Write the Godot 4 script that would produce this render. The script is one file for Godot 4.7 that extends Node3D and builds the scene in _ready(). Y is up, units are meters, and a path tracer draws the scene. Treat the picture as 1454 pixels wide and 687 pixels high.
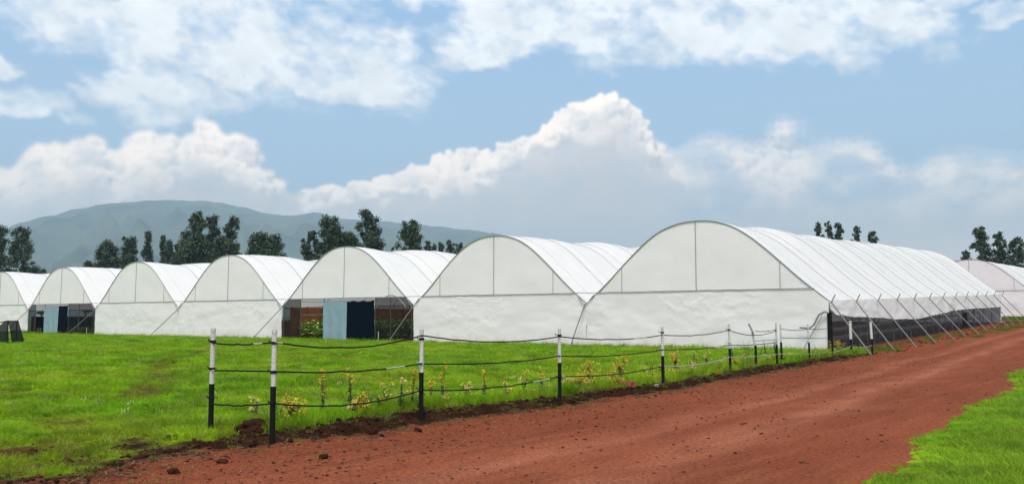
extends Node3D
# The world's axes follow the greenhouse block: x runs along its front (to the right), -z runs back along the ridges; the front plane is z = 0.
const GUTTERS := [0.0, -11.95, -23.85, -35.95, -48.2, -60.6, -72.9, -85.2]
const BAY := 3.4
const EYE := Vector3(12.089, 1.4, 37.142)
var rng := RandomNumberGenerator.new()
var M := {}
var used := {}
var ns := FastNoiseLite.new()
var nf := FastNoiseLite.new()

func _ready() -> void:
	# camera, sky, sun, exposure
	var cam := Camera3D.new()
	cam.name = "camera"
	cam.fov = 30.6145
	cam.near = 0.05
	cam.far = 40000.0
	add_child(cam)
	cam.position = EYE
	cam.rotation_degrees = Vector3(4.9412, 37.748, 0)
	cam.current = true
	var env := Environment.new()
	env.background_mode = Environment.BG_SKY
	env.sky = make_sky()
	env.tonemap_mode = Environment.TONE_MAPPER_LINEAR
	env.tonemap_exposure = 1.2
	env.fog_enabled = true
	env.fog_density = 0.0002
	env.fog_light_color = Color(0.78, 0.92, 1.0)
	env.sdfgi_enabled = true
	env.ssao_enabled = true
	env.ssil_enabled = true
	var we := WorldEnvironment.new()
	we.name = "environment"
	we.environment = env
	add_child(we)
	var sun := DirectionalLight3D.new()
	sun.name = "sun"
	sun.light_energy = 0.9
	sun.light_angular_distance = 20.0
	sun.light_color = Color(1.0, 0.96, 0.9)
	sun.shadow_enabled = true
	add_child(sun)
	sun.rotation_degrees = Vector3(-54, 33, 0)
	rng.seed = 20
	ns.noise_type = FastNoiseLite.TYPE_SIMPLEX_SMOOTH
	ns.frequency = 0.3
	ns.fractal_octaves = 3
	ns.seed = 3
	nf.noise_type = FastNoiseLite.TYPE_SIMPLEX_SMOOTH
	nf.frequency = 2.2
	nf.fractal_octaves = 4
	nf.seed = 9
	materials()
	# the setting
	ground()
	mountain()
	# the greenhouses
	greenhouses()
	# trees beyond
	trees()
	# fence, weeds, stones, grass
	fence()
	weeds()
	small_things()
	grass()

# ---------------------------------------------------------------- helpers
func lin(r: float, g: float, b: float, a := 1.0) -> Color:
	var c := Color(r, g, b).linear_to_srgb()
	c.a = a
	return c
func mat(r: float, g: float, b: float, rough := 0.8) -> StandardMaterial3D:
	var m := StandardMaterial3D.new()
	m.albedo_color = lin(r, g, b)
	m.roughness = rough
	m.cull_mode = BaseMaterial3D.CULL_DISABLED
	return m
func speck(size: int, freq: float, octaves: int, lo: Color, hi: Color, sd: int, gain := 0.6) -> Image:
	var n := FastNoiseLite.new()
	n.noise_type = FastNoiseLite.TYPE_SIMPLEX_SMOOTH
	n.frequency = freq
	n.fractal_octaves = octaves
	n.fractal_gain = gain
	n.seed = sd
	var g := n.get_seamless_image(size, size)
	g.convert(Image.FORMAT_RGB8)
	for y in size:
		for x in size:
			g.set_pixel(x, y, lo.lerp(hi, g.get_pixel(x, y).r))
	g.generate_mipmaps()
	return g
func bumps(size: int, freq: float, octaves: int, strength: float, sd: int) -> ImageTexture:
	var n := FastNoiseLite.new()
	n.noise_type = FastNoiseLite.TYPE_SIMPLEX_SMOOTH
	n.frequency = freq
	n.fractal_octaves = octaves
	n.fractal_gain = 0.6
	n.seed = sd
	var g := n.get_seamless_image(size, size)
	g.bump_map_to_normal_map(strength)
	return ImageTexture.create_from_image(g)
func tri(m: StandardMaterial3D, img: Image, per_metre: float, normal: ImageTexture = null, amount := 1.0) -> void:
	if img: m.albedo_texture = ImageTexture.create_from_image(img)
	m.uv1_triplanar = true
	m.uv1_world_triplanar = true
	m.uv1_scale = Vector3.ONE * per_metre
	if normal:
		m.normal_enabled = true
		m.normal_texture = normal
		m.normal_scale = amount
func materials() -> void:
	var film := mat(0.925, 0.895, 0.94, 0.5)
	tri(film, speck(256, 0.012, 4, Color(0.982, 0.982, 0.982), Color(1, 1, 1), 3), 0.21, bumps(512, 0.006, 3, 4.0, 4), 0.12)
	film.vertex_color_use_as_albedo = true
	film.backlight_enabled = true
	film.backlight = Color(0.6, 0.6, 0.59)
	M.film = film
	var roof := mat(0.93, 0.915, 0.90, 0.42)
	tri(roof, speck(256, 0.015, 4, Color(0.96, 0.96, 0.96), Color(1, 1, 1), 8), 0.17)
	roof.backlight_enabled = true
	roof.backlight = Color(0.74, 0.74, 0.74)
	M.roof = roof
	M.pipe = mat(0.30, 0.31, 0.32, 0.45)
	M.pipe.metallic = 0.5
	M.hoop = mat(0.34, 0.345, 0.35, 0.5)
	M.front_hoop = mat(0.24, 0.245, 0.25, 0.5)
	M.dark_post = mat(0.05, 0.05, 0.05, 0.6)
	M.brace = mat(0.16, 0.16, 0.155, 0.6)
	M.cord = mat(0.12, 0.12, 0.12, 0.6)
	M.rail = mat(0.55, 0.56, 0.55, 0.5)
	var net := mat(0.012, 0.013, 0.014, 0.8)
	net.transparency = BaseMaterial3D.TRANSPARENCY_ALPHA
	net.albedo_color.a = 0.70
	net.metallic_specular = 0.1
	M.net = net
	var side_net := mat(0.035, 0.045, 0.053, 0.8)
	side_net.transparency = BaseMaterial3D.TRANSPARENCY_ALPHA
	side_net.albedo_color.a = 0.60
	side_net.metallic_specular = 0.1
	M.side_net = side_net
	M.black_cloth = mat(0.010, 0.011, 0.012, 0.85)
	M.blue = mat(0.22, 0.335, 0.41, 0.7)
	M.blue.backlight_enabled = true
	M.blue.backlight = Color(0.15, 0.2, 0.24)
	M.navy = mat(0.003, 0.007, 0.014, 0.95)
	M.navy.metallic_specular = 0.02
	M.black_cloth.metallic_specular = 0.15
	M.net_dense = M.net.duplicate()
	M.net_dense.albedo_color.a = 0.93
	M.hem = mat(0.87, 0.88, 0.90, 0.55)
	M.hem.backlight_enabled = true
	M.hem.backlight = Color(0.5, 0.5, 0.5)
	var road := mat(1, 1, 1, 0.95)
	road.vertex_color_use_as_albedo = true
	tri(road, speck(1024, 0.035, 6, Color(0.56, 0.53, 0.50), Color(1.25, 1.25, 1.25), 15, 0.85), 0.42, bumps(1024, 0.03, 6, 6.0, 22), 0.8)
	road.metallic_specular = 0.12
	M.road = road
	var lawn := mat(1, 1, 1, 0.95)
	lawn.vertex_color_use_as_albedo = true
	tri(lawn, speck(512, 0.03, 5, Color(0.62, 0.64, 0.6), Color(1.1, 1.1, 1.1), 16, 0.75), 0.5, bumps(512, 0.04, 5, 8.0, 23), 1.0)
	lawn.metallic_specular = 0.12
	M.lawn = lawn
	var blade := mat(1, 1, 1, 0.6)
	blade.vertex_color_use_as_albedo = true
	blade.backlight_enabled = true
	blade.backlight = Color(0.75, 0.8, 0.4)
	blade.metallic_specular = 0.2
	M.blade = blade
	var leaf := mat(1, 1, 1, 0.55)
	leaf.vertex_color_use_as_albedo = true
	leaf.backlight_enabled = true
	leaf.backlight = Color(0.25, 0.3, 0.18)
	M.leaf = leaf
	M.bark = mat(0.14, 0.12, 0.10, 0.9)
	M.stem = mat(0.07, 0.075, 0.03, 0.8)
	M.flower = mat(0.62, 0.42, 0.02, 0.6)
	M.flower.backlight_enabled = true
	M.flower.backlight = Color(0.5, 0.4, 0.1)
	M.pale_flower = mat(0.62, 0.60, 0.30, 0.6)
	M.white_sleeve = mat(0.70, 0.71, 0.70, 0.45)
	tri(M.white_sleeve, speck(128, 0.05, 4, Color(0.78, 0.78, 0.77), Color(1, 1, 1), 61), 3.0)
	M.black_sleeve = mat(0.010, 0.011, 0.011, 0.7)
	M.black_sleeve.metallic_specular = 0.2
	M.cable = mat(0.010, 0.011, 0.012, 0.6)
	M.cable.metallic_specular = 0.25
	M.pale_cable = mat(0.34, 0.35, 0.34, 0.6)
	var clod := mat(1, 1, 1, 0.95)
	clod.vertex_color_use_as_albedo = true
	tri(clod, speck(256, 0.05, 5, Color(0.6, 0.58, 0.56), Color(1.1, 1.1, 1.1), 71, 0.8), 2.3, bumps(256, 0.05, 5, 8.0, 72), 1.0)
	clod.metallic_specular = 0.12
	M.clod = clod
	M.clay = mat(0.70, 0.25, 0.10, 0.9)
	tri(M.clay, speck(256, 0.03, 4, Color(0.72, 0.72, 0.7), Color(1, 1, 1), 81), 0.6)
	M.wood = mat(0.26, 0.17, 0.10, 0.85)
	var hill := mat(1, 1, 1, 1.0)
	hill.vertex_color_use_as_albedo = true
	M.hill = hill

class Soup:
	var v := PackedVector3Array()
	var n := PackedVector3Array()
	var c := PackedColorArray()
	var i := PackedInt32Array()
	func mesh() -> ArrayMesh:
		var a := []
		a.resize(Mesh.ARRAY_MAX)
		a[Mesh.ARRAY_VERTEX] = v
		a[Mesh.ARRAY_NORMAL] = n
		if c.size() == v.size(): a[Mesh.ARRAY_COLOR] = c
		a[Mesh.ARRAY_INDEX] = i
		var m := ArrayMesh.new()
		m.add_surface_from_arrays(Mesh.PRIMITIVE_TRIANGLES, a)
		return m
	func tri3(p: Vector3, q: Vector3, r: Vector3, col := Color.WHITE) -> void:
		var nn := (r - p).cross(q - p).normalized()
		var b := v.size()
		v.append(p); v.append(q); v.append(r)
		for k in 3:
			n.append(nn); c.append(col); i.append(b + k)
	func quad(p: Vector3, q: Vector3, r: Vector3, s: Vector3, col := Color.WHITE) -> void:
		var nn := (r - p).cross(q - p).normalized()
		var b := v.size()
		v.append(p); v.append(q); v.append(r); v.append(s)
		for k in 4:
			n.append(nn); c.append(col)
		for k in [0, 1, 2, 0, 2, 3]: i.append(b + k)
	func box(at: Vector3, size: Vector3, basis := Basis.IDENTITY, col := Color.WHITE) -> void:
		var h := size / 2.0
		for ax in 3:
			for sg in [-1.0, 1.0]:
				var nv := Vector3.ZERO
				nv[ax] = sg
				var t := Vector3.ZERO
				t[(ax + 1) % 3] = 1.0
				var bt := nv.cross(t)
				var o := at + basis * (nv * h)
				var tt := basis * (t * h)
				var bb := basis * (bt * h)
				quad(o - tt - bb, o - tt + bb, o + tt + bb, o + tt - bb, col)
	func tube(pts: Array, r0: float, r1 := -1.0, sides := 6, col := Color.WHITE, caps := true) -> void:
		if r1 < 0.0: r1 = r0
		var base := v.size()
		var m := pts.size()
		var side := Vector3.ZERO
		for k in m:
			var d: Vector3 = (pts[mini(k + 1, m - 1)] - pts[maxi(k - 1, 0)]).normalized()
			if side == Vector3.ZERO:
				side = d.cross(Vector3.UP if absf(d.y) < 0.9 else Vector3.RIGHT).normalized()
			else:
				side = (side - d * side.dot(d)).normalized()
			var up := side.cross(d)
			var r := lerpf(r0, r1, k / float(maxi(m - 1, 1)))
			for s in sides:
				var an := TAU * s / sides
				var nn := side * cos(an) + up * sin(an)
				v.append(pts[k] + nn * r); n.append(nn); c.append(col)
		for k in m - 1:
			for s in sides:
				var a := base + k * sides + s
				var b := base + k * sides + (s + 1) % sides
				for q in [a, b, a + sides, b, b + sides, a + sides]: i.append(q)
		if caps:
			for e in [0, m - 1]:
				var dd: Vector3 = (pts[1] - pts[0]) * -1.0 if e == 0 else pts[m - 1] - pts[m - 2]
				var cb := v.size()
				v.append(pts[e]); n.append(dd.normalized()); c.append(col)
				for s in sides:
					v.append(v[base + e * sides + s]); n.append(dd.normalized()); c.append(col)
				for s in sides:
					for q in [cb, cb + 1 + s, cb + 1 + (s + 1) % sides]: i.append(q)
	func grid(ni: int, nj: int, p: PackedVector3Array, cols := PackedColorArray()) -> void:
		# p holds (ni + 1) * (nj + 1) points, rows of i
		var b := v.size()
		v.append_array(p)
		var w := ni + 1
		for j in nj + 1:
			for k in w:
				var di := p[j * w + mini(k + 1, ni)] - p[j * w + maxi(k - 1, 0)]
				var dj := p[mini(j + 1, nj) * w + k] - p[maxi(j - 1, 0) * w + k]
				n.append(dj.cross(di).normalized())
				c.append(cols[j * w + k] if cols.size() else Color.WHITE)
		for j in nj:
			for k in ni:
				var a := b + j * w + k
				for q in [a, a + 1, a + w, a + 1, a + w + 1, a + w]: i.append(q)

func numbered(called: String) -> String:
	if not used.has(called):
		used[called] = 0
		return called
	used[called] += 1
	return "%s_%03d" % [called, used[called]]
func part(called: String, s, m: Material, parent: Node) -> MeshInstance3D:
	var o := MeshInstance3D.new()
	o.mesh = s.mesh() if s is Soup else s
	o.material_override = m
	o.name = called
	parent.add_child(o, true)
	return o
func thing(called: String, label: String, category: String, at := Vector3.ZERO, group := "") -> Node3D:
	var o := Node3D.new()
	o.name = numbered(called)
	add_child(o)
	o.position = at
	tag(o, label, category, group)
	return o
func tag(o: Node, label: String, category: String, group := "", kind := "") -> void:
	if label: o.set_meta("label", label)
	if category: o.set_meta("category", category)
	if group: o.set_meta("group", group)
	if kind: o.set_meta("kind", kind)
func single(called: String, s, m: Material, at := Vector3.ZERO) -> MeshInstance3D:
	var o := part(numbered(called), s, m, self)
	o.position = at
	return o
func structure(called: String, s, m: Material) -> void:
	var o := single(called, s, m)
	o.set_meta("kind", "structure")

# ---------------------------------------------------------------- ground
func rise(z: float) -> float:
	var s := -z
	if s <= -2.0: return 0.0
	if s < 2.0: return 0.028 * (s + 2.0) * (s + 2.0) / 8.0
	if s < 42.0: return 0.028 * s
	return 1.176 + 0.016 * (minf(s, 120.0) - 42.0)
const EDGE := [-120.0, 1.6, -10.0, 1.7, 0.0, 1.95, 3.0, 2.1, 8.0, 2.45, 12.0, 2.75, 16.5, 3.2, 21.0, 3.75, 30.0, 3.75, 31.2, 3.55, 32.2, 3.65, 33.4, 4.25, 36.0, 4.6, 60.0, 4.8]
func edge_left(z: float) -> float:
	# where the lawn ends and the road begins
	var e := table_at(EDGE, clampf(z, -119.0, 59.0)) + 0.14 * ns.get_noise_2d(z * 1.6, 3.0) + 0.09 * nf.get_noise_2d(z * 0.8, 8.0)
	return e
const EDGE_RIGHT := [-120.0, 7.9, 0.0, 7.9, 11.0, 8.1, 18.0, 9.0, 25.6, 9.3, 29.0, 9.7, 34.0, 9.95, 60.0, 10.2]
func edge_right(z: float) -> float:
	return table_at(EDGE_RIGHT, clampf(z, -119.0, 59.0)) + 0.16 * ns.get_noise_2d(z * 1.3, 40.0) + 0.12 * nf.get_noise_2d(z * 0.7, 5.0)
func lawn_y(x: float, z: float) -> float:
	var y := rise(z) + 0.05 * ns.get_noise_2d(x * 0.7, z * 0.7) * smoothstep(1.0, 6.0, absf(z))
	var e := edge_left(z)
	y += 0.11 * smoothstep(e - 2.6, e - 0.5, x) * smoothstep(0.0, 6.0, z) * (1.0 - smoothstep(29.5, 32.5, z))
	y -= 0.06 * exp(-pow((x + 2.5) / 0.45, 2.0)) * smoothstep(10.0, 14.0, z)
	y += 0.015 * nf.get_noise_2d(x, z)
	y -= 0.30 * smoothstep(e - 0.16, e + 0.30, x + 0.10 * nf.get_noise_2d(x * 0.9, z * 0.9 + 30.0))
	return y
func road_y(x: float, z: float) -> float:
	var y := rise(z) - 0.035
	var packed := track(x, z)
	y -= 0.045 * packed
	y += 0.04 * smoothstep(edge_right(z) - 0.9, edge_right(z), x)
	y += (0.020 * ns.get_noise_2d(x * 2.5, z * 2.0) + 0.012 * nf.get_noise_2d(x * 1.2, z * 1.0)) * (1.0 - 0.75 * packed)
	var el := edge_left(z)
	y += 0.05 * smoothstep(el + 1.2, el, x) * (0.5 + nf.get_noise_2d(x * 1.4, z * 1.4))
	y -= 0.32 * smoothstep(el - 0.35, el - 1.1, x) * smoothstep(0.0, 4.0, z)
	y -= 0.30 * smoothstep(edge_right(z) + 0.3, edge_right(z) + 1.1, x)
	return y
func verge_y(x: float, z: float) -> float:
	var e := edge_right(z)
	return rise(z) + 0.03 * ns.get_noise_2d(x, z) + 0.012 * nf.get_noise_2d(x, z) + 0.03 - 0.28 * smoothstep(e + 0.3, e - 0.25, x + 0.12 * nf.get_noise_2d(x, z))
const TRACK_A := [-120.0, 4.8, -15.0, 4.9, 0.0, 5.3, 16.0, 6.6, 25.0, 7.4, 30.0, 7.75, 60.0, 8.6]
const TRACK_B := [-120.0, 3.5, -15.0, 3.56, 3.0, 4.05, 16.0, 5.5, 23.0, 6.1, 28.0, 6.4, 60.0, 7.4]
func track(x: float, z: float) -> float:
	# packed wheel lines: 1 in the middle of a line
	var w := 0.0
	var zz := clampf(z, -119.0, 59.0)
	w = maxf(w, exp(-pow((x - table_at(TRACK_A, zz) - 0.12 * ns.get_noise_1d(z * 0.7)) / 0.36, 2.0)))
	return maxf(w, 0.85 * exp(-pow((x - table_at(TRACK_B, zz) - 0.12 * ns.get_noise_1d(z * 0.7 + 50.0)) / 0.28, 2.0)))
const SOIL := Color(0.040, 0.019, 0.013)
func dirt_here(x: float, z: float) -> float:
	# bare earth showing in the lawn: 0 grass, 1 earth
	var d := 0.0
	var k := nf.get_noise_2d(x * 0.35, z * 0.35)
	d = maxf(d, 1.0 * exp(-pow((x + 2.5 + 0.3 * ns.get_noise_1d(z)) / 0.42, 2.0)) * smoothstep(9.0, 15.0, z) * smoothstep(31.0, 28.0, z) * (0.55 + k))
	for p in [[0.1, 31.2, 0.9, 0.45], [1.7, 31.4, 0.7, 0.45], [-17.0, 19.0, 2.0, 0.5], [-6.6, 26.0, 0.9, 0.55], [-12.0, 16.0, 3.0, 0.6]]:
		d = maxf(d, 1.1 * exp(-pow((x - p[0]) / p[2], 2.0) - pow((z - p[1]) / p[3], 2.0)) * (0.75 + 0.9 * k))
	var here := Vector2(x, z)
	for p in [[-9.0, 31.6, -3.2, 28.4, 0.26], [-3.2, 28.4, -5.1, 27.0, 0.42], [-5.1, 27.0, -9.0, 24.7, 0.40], [-9.0, 24.7, -14.0, 21.5, 0.36], [-14.0, 21.5, -20.0, 16.0, 0.30]]:
		var c := Geometry2D.get_closest_point_to_segment(here, Vector2(p[0], p[1]), Vector2(p[2], p[3]))
		d = maxf(d, exp(-pow(here.distance_to(c) / p[4], 2.0)) * (0.72 + 1.1 * k))
	# the bare strip at the foot of the fence
	var e := edge_left(z)
	d = maxf(d, smoothstep(e - 0.40, e - 0.14, x + 0.5 * nf.get_noise_2d(x * 0.5, z * 0.5)))
	d = maxf(d, smoothstep(e - 0.30, e - 0.16, x))
	d = maxf(d, smoothstep(30.4, 32.2, z + 0.7 * k) * smoothstep(0.4, 2.6, x + 1.5 * k) * (0.62 + 1.3 * nf.get_noise_2d(x * 0.5 + 9.0, z * 0.5)))
	return clampf(d, 0.0, 1.0)
func grass_tone(x: float, z: float) -> Color:
	var a := ns.get_noise_2d(x * 0.5 + 20.0, z * 0.5)
	var b := ns.get_noise_2d(x * 1.7, z * 1.7 + 60.0)
	var k := nf.get_noise_2d(x * 0.22 + 3.0, z * 0.22)
	var g := Color(0.205, 0.385, 0.013)
	g = g.lerp(Color(0.315, 0.445, 0.018), clampf(0.35 + a * 1.1, 0.0, 1.0))
	g = g.lerp(Color(0.125, 0.285, 0.010), clampf(b * 1.1, 0.0, 0.8))
	g = g.lerp(Color(0.33, 0.30, 0.045), clampf(k * 1.3 - 0.32, 0.0, 0.45))
	return g * (1.0 + 0.55 * nf.get_noise_2d(x * 0.30 + 80.0, z * 0.30) + 0.25 * nf.get_noise_2d(x * 0.9, z * 0.9 + 15.0))
func ground() -> void:
	# far land, one sheet to the horizon
	var s := Soup.new()
	var xs := [-7200.0, -4500.0, -2500.0, -900.0, -400.0, -200.0, -100.0, -40.0, -12.0, 0.0, 12.0, 40.0, 100.0, 300.0, 1000.0, 3000.0]
	var zs := [-7200.0, -4500.0, -2500.0, -900.0, -400.0, -200.0, -120.0, -90.0, -60.0, -42.0, -30.0, -15.0, 0.0, 15.0, 40.0, 80.0, 250.0, 1500.0]
	var p := PackedVector3Array()
	for z in zs:
		for x in xs: p.append(Vector3(x, rise(z) - 0.45, z))
	s.grid(xs.size() - 1, zs.size() - 1, p)
	var far := mat(0.09, 0.115, 0.045, 0.95)
	tri(far, speck(256, 0.02, 5, Color(0.7, 0.7, 0.6), Color(1.1, 1.1, 1.1), 51), 0.012)
	structure("ground", s, far)
	# bare earth under and behind the houses
	s = Soup.new()
	p = PackedVector3Array()
	var q := PackedColorArray()
	for j in 61:
		for i in 47:
			var x := -92.0 + i * 2.02
			var z := -120.0 + j * 2.0
			p.append(Vector3(x, rise(z) - 0.03 + 0.015 * nf.get_noise_2d(x, z), z))
			q.append(Color(0.20, 0.075, 0.045) * (0.85 + 0.4 * ns.get_noise_2d(x, z)))
	s.grid(46, 60, p, q)
	structure("bare_earth", s, M.road)
	# lawn
	s = Soup.new()
	p = PackedVector3Array()
	q = PackedColorArray()
	var lx := steps(-115.0, 4.15, 3.3, 0.055, 0.035, 1.4)
	var lz := steps(-0.3, 44.0, 29.0, 0.07, 0.03, 0.5)
	for z in lz:
		for x in lx:
			p.append(Vector3(x, lawn_y(x, z), z))
			var d := dirt_here(x, z)
			var k := nf.get_noise_2d(x * 0.8 + 5.0, z * 0.8)
			var earth := SOIL.lerp(Color(0.11, 0.045, 0.026), smoothstep(edge_left(z) - 0.7, edge_left(z) - 1.4, x) * 0.8 + 0.15)
			earth = earth * (0.85 + 0.6 * k)
			q.append(grass_tone(x, z).lerp(earth, d))
	s.grid(lx.size() - 1, lz.size() - 1, p, q)
	structure("lawn", s, M.lawn)
	# road
	s = Soup.new()
	p = PackedVector3Array()
	q = PackedColorArray()
	var rx := steps(0.4, 10.9, 4.6, 0.055, 0.012, 0.14)
	var rz := steps(-112.0, 44.0, 30.0, 0.06, 0.022, 1.2)
	for z in rz:
		for x in rx:
			p.append(Vector3(x, road_y(x, z), z))
			var c := Color(0.232, 0.068, 0.034)
			var k := ns.get_noise_2d(x * 0.9, z * 0.35)
			c = c.lerp(Color(0.295, 0.088, 0.044), clampf(0.3 + k * 1.1, 0.0, 1.0))
			# wheel tracks: packed, paler
			var w := track(x, z)
			c = c.lerp(Color(0.43, 0.165, 0.095), w * (0.6 + 0.5 * nf.get_noise_2d(x * 0.4, z * 0.15)))
			var el := edge_left(z)
			var m := smoothstep(el + 0.5, el - 0.1, x + 0.5 * nf.get_noise_2d(x * 0.6, z * 0.6))
			c = c.lerp(SOIL * 1.6, m * 0.8 * smoothstep(-2.0, 6.0, z))
			c = c.lerp(Color(0.19, 0.060, 0.034), clampf(nf.get_noise_2d(x * 0.9 + 30.0, z * 0.22) * 1.1, 0.0, 0.40))
			c = c.lerp(Color(0.345, 0.118, 0.062), clampf(nf.get_noise_2d(x * 1.3 + 70.0, z * 0.12) * 0.9, 0.0, 0.45) * smoothstep(el + 0.6, el + 1.6, x))
			q.append(c)
	s.grid(rx.size() - 1, rz.size() - 1, p, q)
	structure("road", s, M.road)
	# grass verge on the near side
	s = Soup.new()
	p = PackedVector3Array()
	q = PackedColorArray()
	var vx := steps(7.0, 60.0, 9.4, 0.06, 0.06, 3.0)
	for z in rz:
		for x in vx:
			p.append(Vector3(x, verge_y(x, z), z))
			q.append(grass_tone(x, z).lerp(Color(0.20, 0.065, 0.034), smoothstep(0.12, -0.1, x - edge_right(z) - 0.2 * nf.get_noise_2d(x, z))))
	s.grid(vx.size() - 1, rz.size() - 1, p, q)
	structure("verge", s, M.lawn)
func steps(a: float, b: float, fine: float, least: float, grow: float, most: float) -> Array:
	# positions from a to b, closest together round fine
	var right := []
	var x := fine
	while x < b:
		right.append(x)
		x += clampf(least + absf(x - fine) * grow, least, most)
	right.append(b)
	var left := []
	x = fine
	while x > a:
		x -= clampf(least + absf(x - fine) * grow, least, most)
		left.push_front(maxf(x, a))
	return left + right
const RIDGE := [-62.0,0.2,-54.0,1.6,-46.0,2.6,-38.0,3.3,-32.18,4.13,-30.87,4.66,-30.21,4.96,-29.19,5.45,-27.78,5.93,-26.34,6.42,-24.86,6.79,-23.71,6.93,-22.35,7.13,-21.16,7.19,-20.15,7.19,-19.26,7.25,-18.51,7.13,-17.04,6.93,-15.9,6.66,-15.34,6.55,-14.18,6.5,-13.4,6.61,-12.66,6.72,-11.87,6.6,-11.2,6.39,-9.87,6.33,-8.3,6.27,-6.72,6.11,-4.9,5.95,-3.07,5.78,-1.24,5.56,0.14,5.24,1.97,4.96,4.25,4.63,7.87,4.33,12.3,4.09,16.59,3.84,22.67,3.57,26.81,3.37,30.13,3.15,33.62,2.92,44.0,2.4,52.0,1.4,60.0,0.2]
func mountain() -> void:
	var s := Soup.new()
	var p := PackedVector3Array()
	var q := PackedColorArray()
	var rough := FastNoiseLite.new()
	rough.frequency = 0.0012
	rough.fractal_octaves = 5
	rough.fractal_type = FastNoiseLite.FRACTAL_RIDGED
	rough.seed = 6
	var na := 440
	var nr := 44
	for j in nr + 1:
		var f := 1.0 - j / float(nr)
		for i in na + 1:
			var az := -61.0 + 120.0 * i / na
			var el := table_at(RIDGE, az)
			# the range falls away to the right: the crest lies farther off there
			var crest := 6000.0
			var r := lerpf(2400.0, crest * 1.12, f)
			var hd := deg_to_rad(az + HEAD)
			var x := EYE.x + sin(hd) * r
			var z := EYE.z - cos(hd) * r
			var top := tan(deg_to_rad(el)) * crest + 1.4
			var k := clampf((r - 2400.0) / (crest - 2400.0), 0.0, 1.0)
			var y := top * pow(k, 1.35)
			if r > crest: y = top * (1.0 - 0.8 * smoothstep(crest, crest * 1.12, r))
			var n := rough.get_noise_2d(x, z)
			y += (n - 0.2) * 230.0 * sin(PI * clampf(k, 0.0, 1.0)) * (top / 760.0) + 5.0 * rough.get_noise_2d(x * 9.0, z * 9.0) * k
			p.append(Vector3(x, y - 6.0 * (1.0 - k), z))
			var m := rough.get_noise_2d(x * 1.7 + 900.0, z * 1.7)
			q.append(Color(0.020, 0.042, 0.024).lerp(Color(0.085, 0.100, 0.055), clampf(0.40 + m * 1.6, 0.0, 1.0)))
	s.grid(na, nr, p, q)
	structure("mountain", s, M.hill)
# ---------------------------------------------------------------- greenhouses
const ARCH := [0.0, 5.85, 0.8, 5.79, 1.5, 5.60, 2.0, 5.38, 2.6, 5.0, 3.3, 4.44, 4.0, 3.82, 4.6, 3.27, 5.3, 2.68, 6.01, 2.12]
func arch(t: float) -> float:
	# height over the ground at t in -1 .. 1 across the span
	var x := absf(t) * 6.0
	var i := 0
	while i < ARCH.size() - 4 and ARCH[i + 2] < x: i += 2
	var k: float = (x - ARCH[i]) / (ARCH[i + 2] - ARCH[i])
	var m0: float = 0.0 if i == 0 else (ARCH[i + 3] - ARCH[i - 1]) / (ARCH[i + 2] - ARCH[i - 2])
	var m1: float = (ARCH[i + 3] - ARCH[i + 1]) / (ARCH[i + 2] - ARCH[i]) if i + 5 > ARCH.size() - 1 else (ARCH[i + 5] - ARCH[i + 1]) / (ARCH[i + 4] - ARCH[i])
	var d: float = ARCH[i + 2] - ARCH[i]
	var k2 := k * k
	var k3 := k2 * k
	return (2 * k3 - 3 * k2 + 1) * ARCH[i + 1] + (k3 - 2 * k2 + k) * d * m0 + (-2 * k3 + 3 * k2) * ARCH[i + 3] + (k3 - k2) * d * m1
func film_grid(x0: float, x1: float, ni: int, nj: int, low: Callable, high: Callable, z: float, folds: Callable, mud := 0.0) -> Soup:
	var s := Soup.new()
	var p := PackedVector3Array()
	var q := PackedColorArray()
	for j in nj + 1:
		for i in ni + 1:
			var x := lerpf(x0, x1, i / float(ni))
			var a: float = low.call(x)
			var b: float = high.call(x)
			var y := lerpf(b, a, j / float(nj))
			p.append(Vector3(x, y, z + folds.call(x, y)))
			var k := 0.0
			if mud > 0.0: k = mud * smoothstep(0.55 + 0.5 * nf.get_noise_1d(x * 0.6), 0.0, y) * (0.55 + 0.6 * nf.get_noise_2d(x * 1.1, y * 1.6))
			q.append(Color(1, 1, 1).lerp(Color(0.52, 0.30, 0.21), clampf(k, 0.0, 0.8)))
	s.grid(ni, nj, p, q)
	return s
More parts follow.
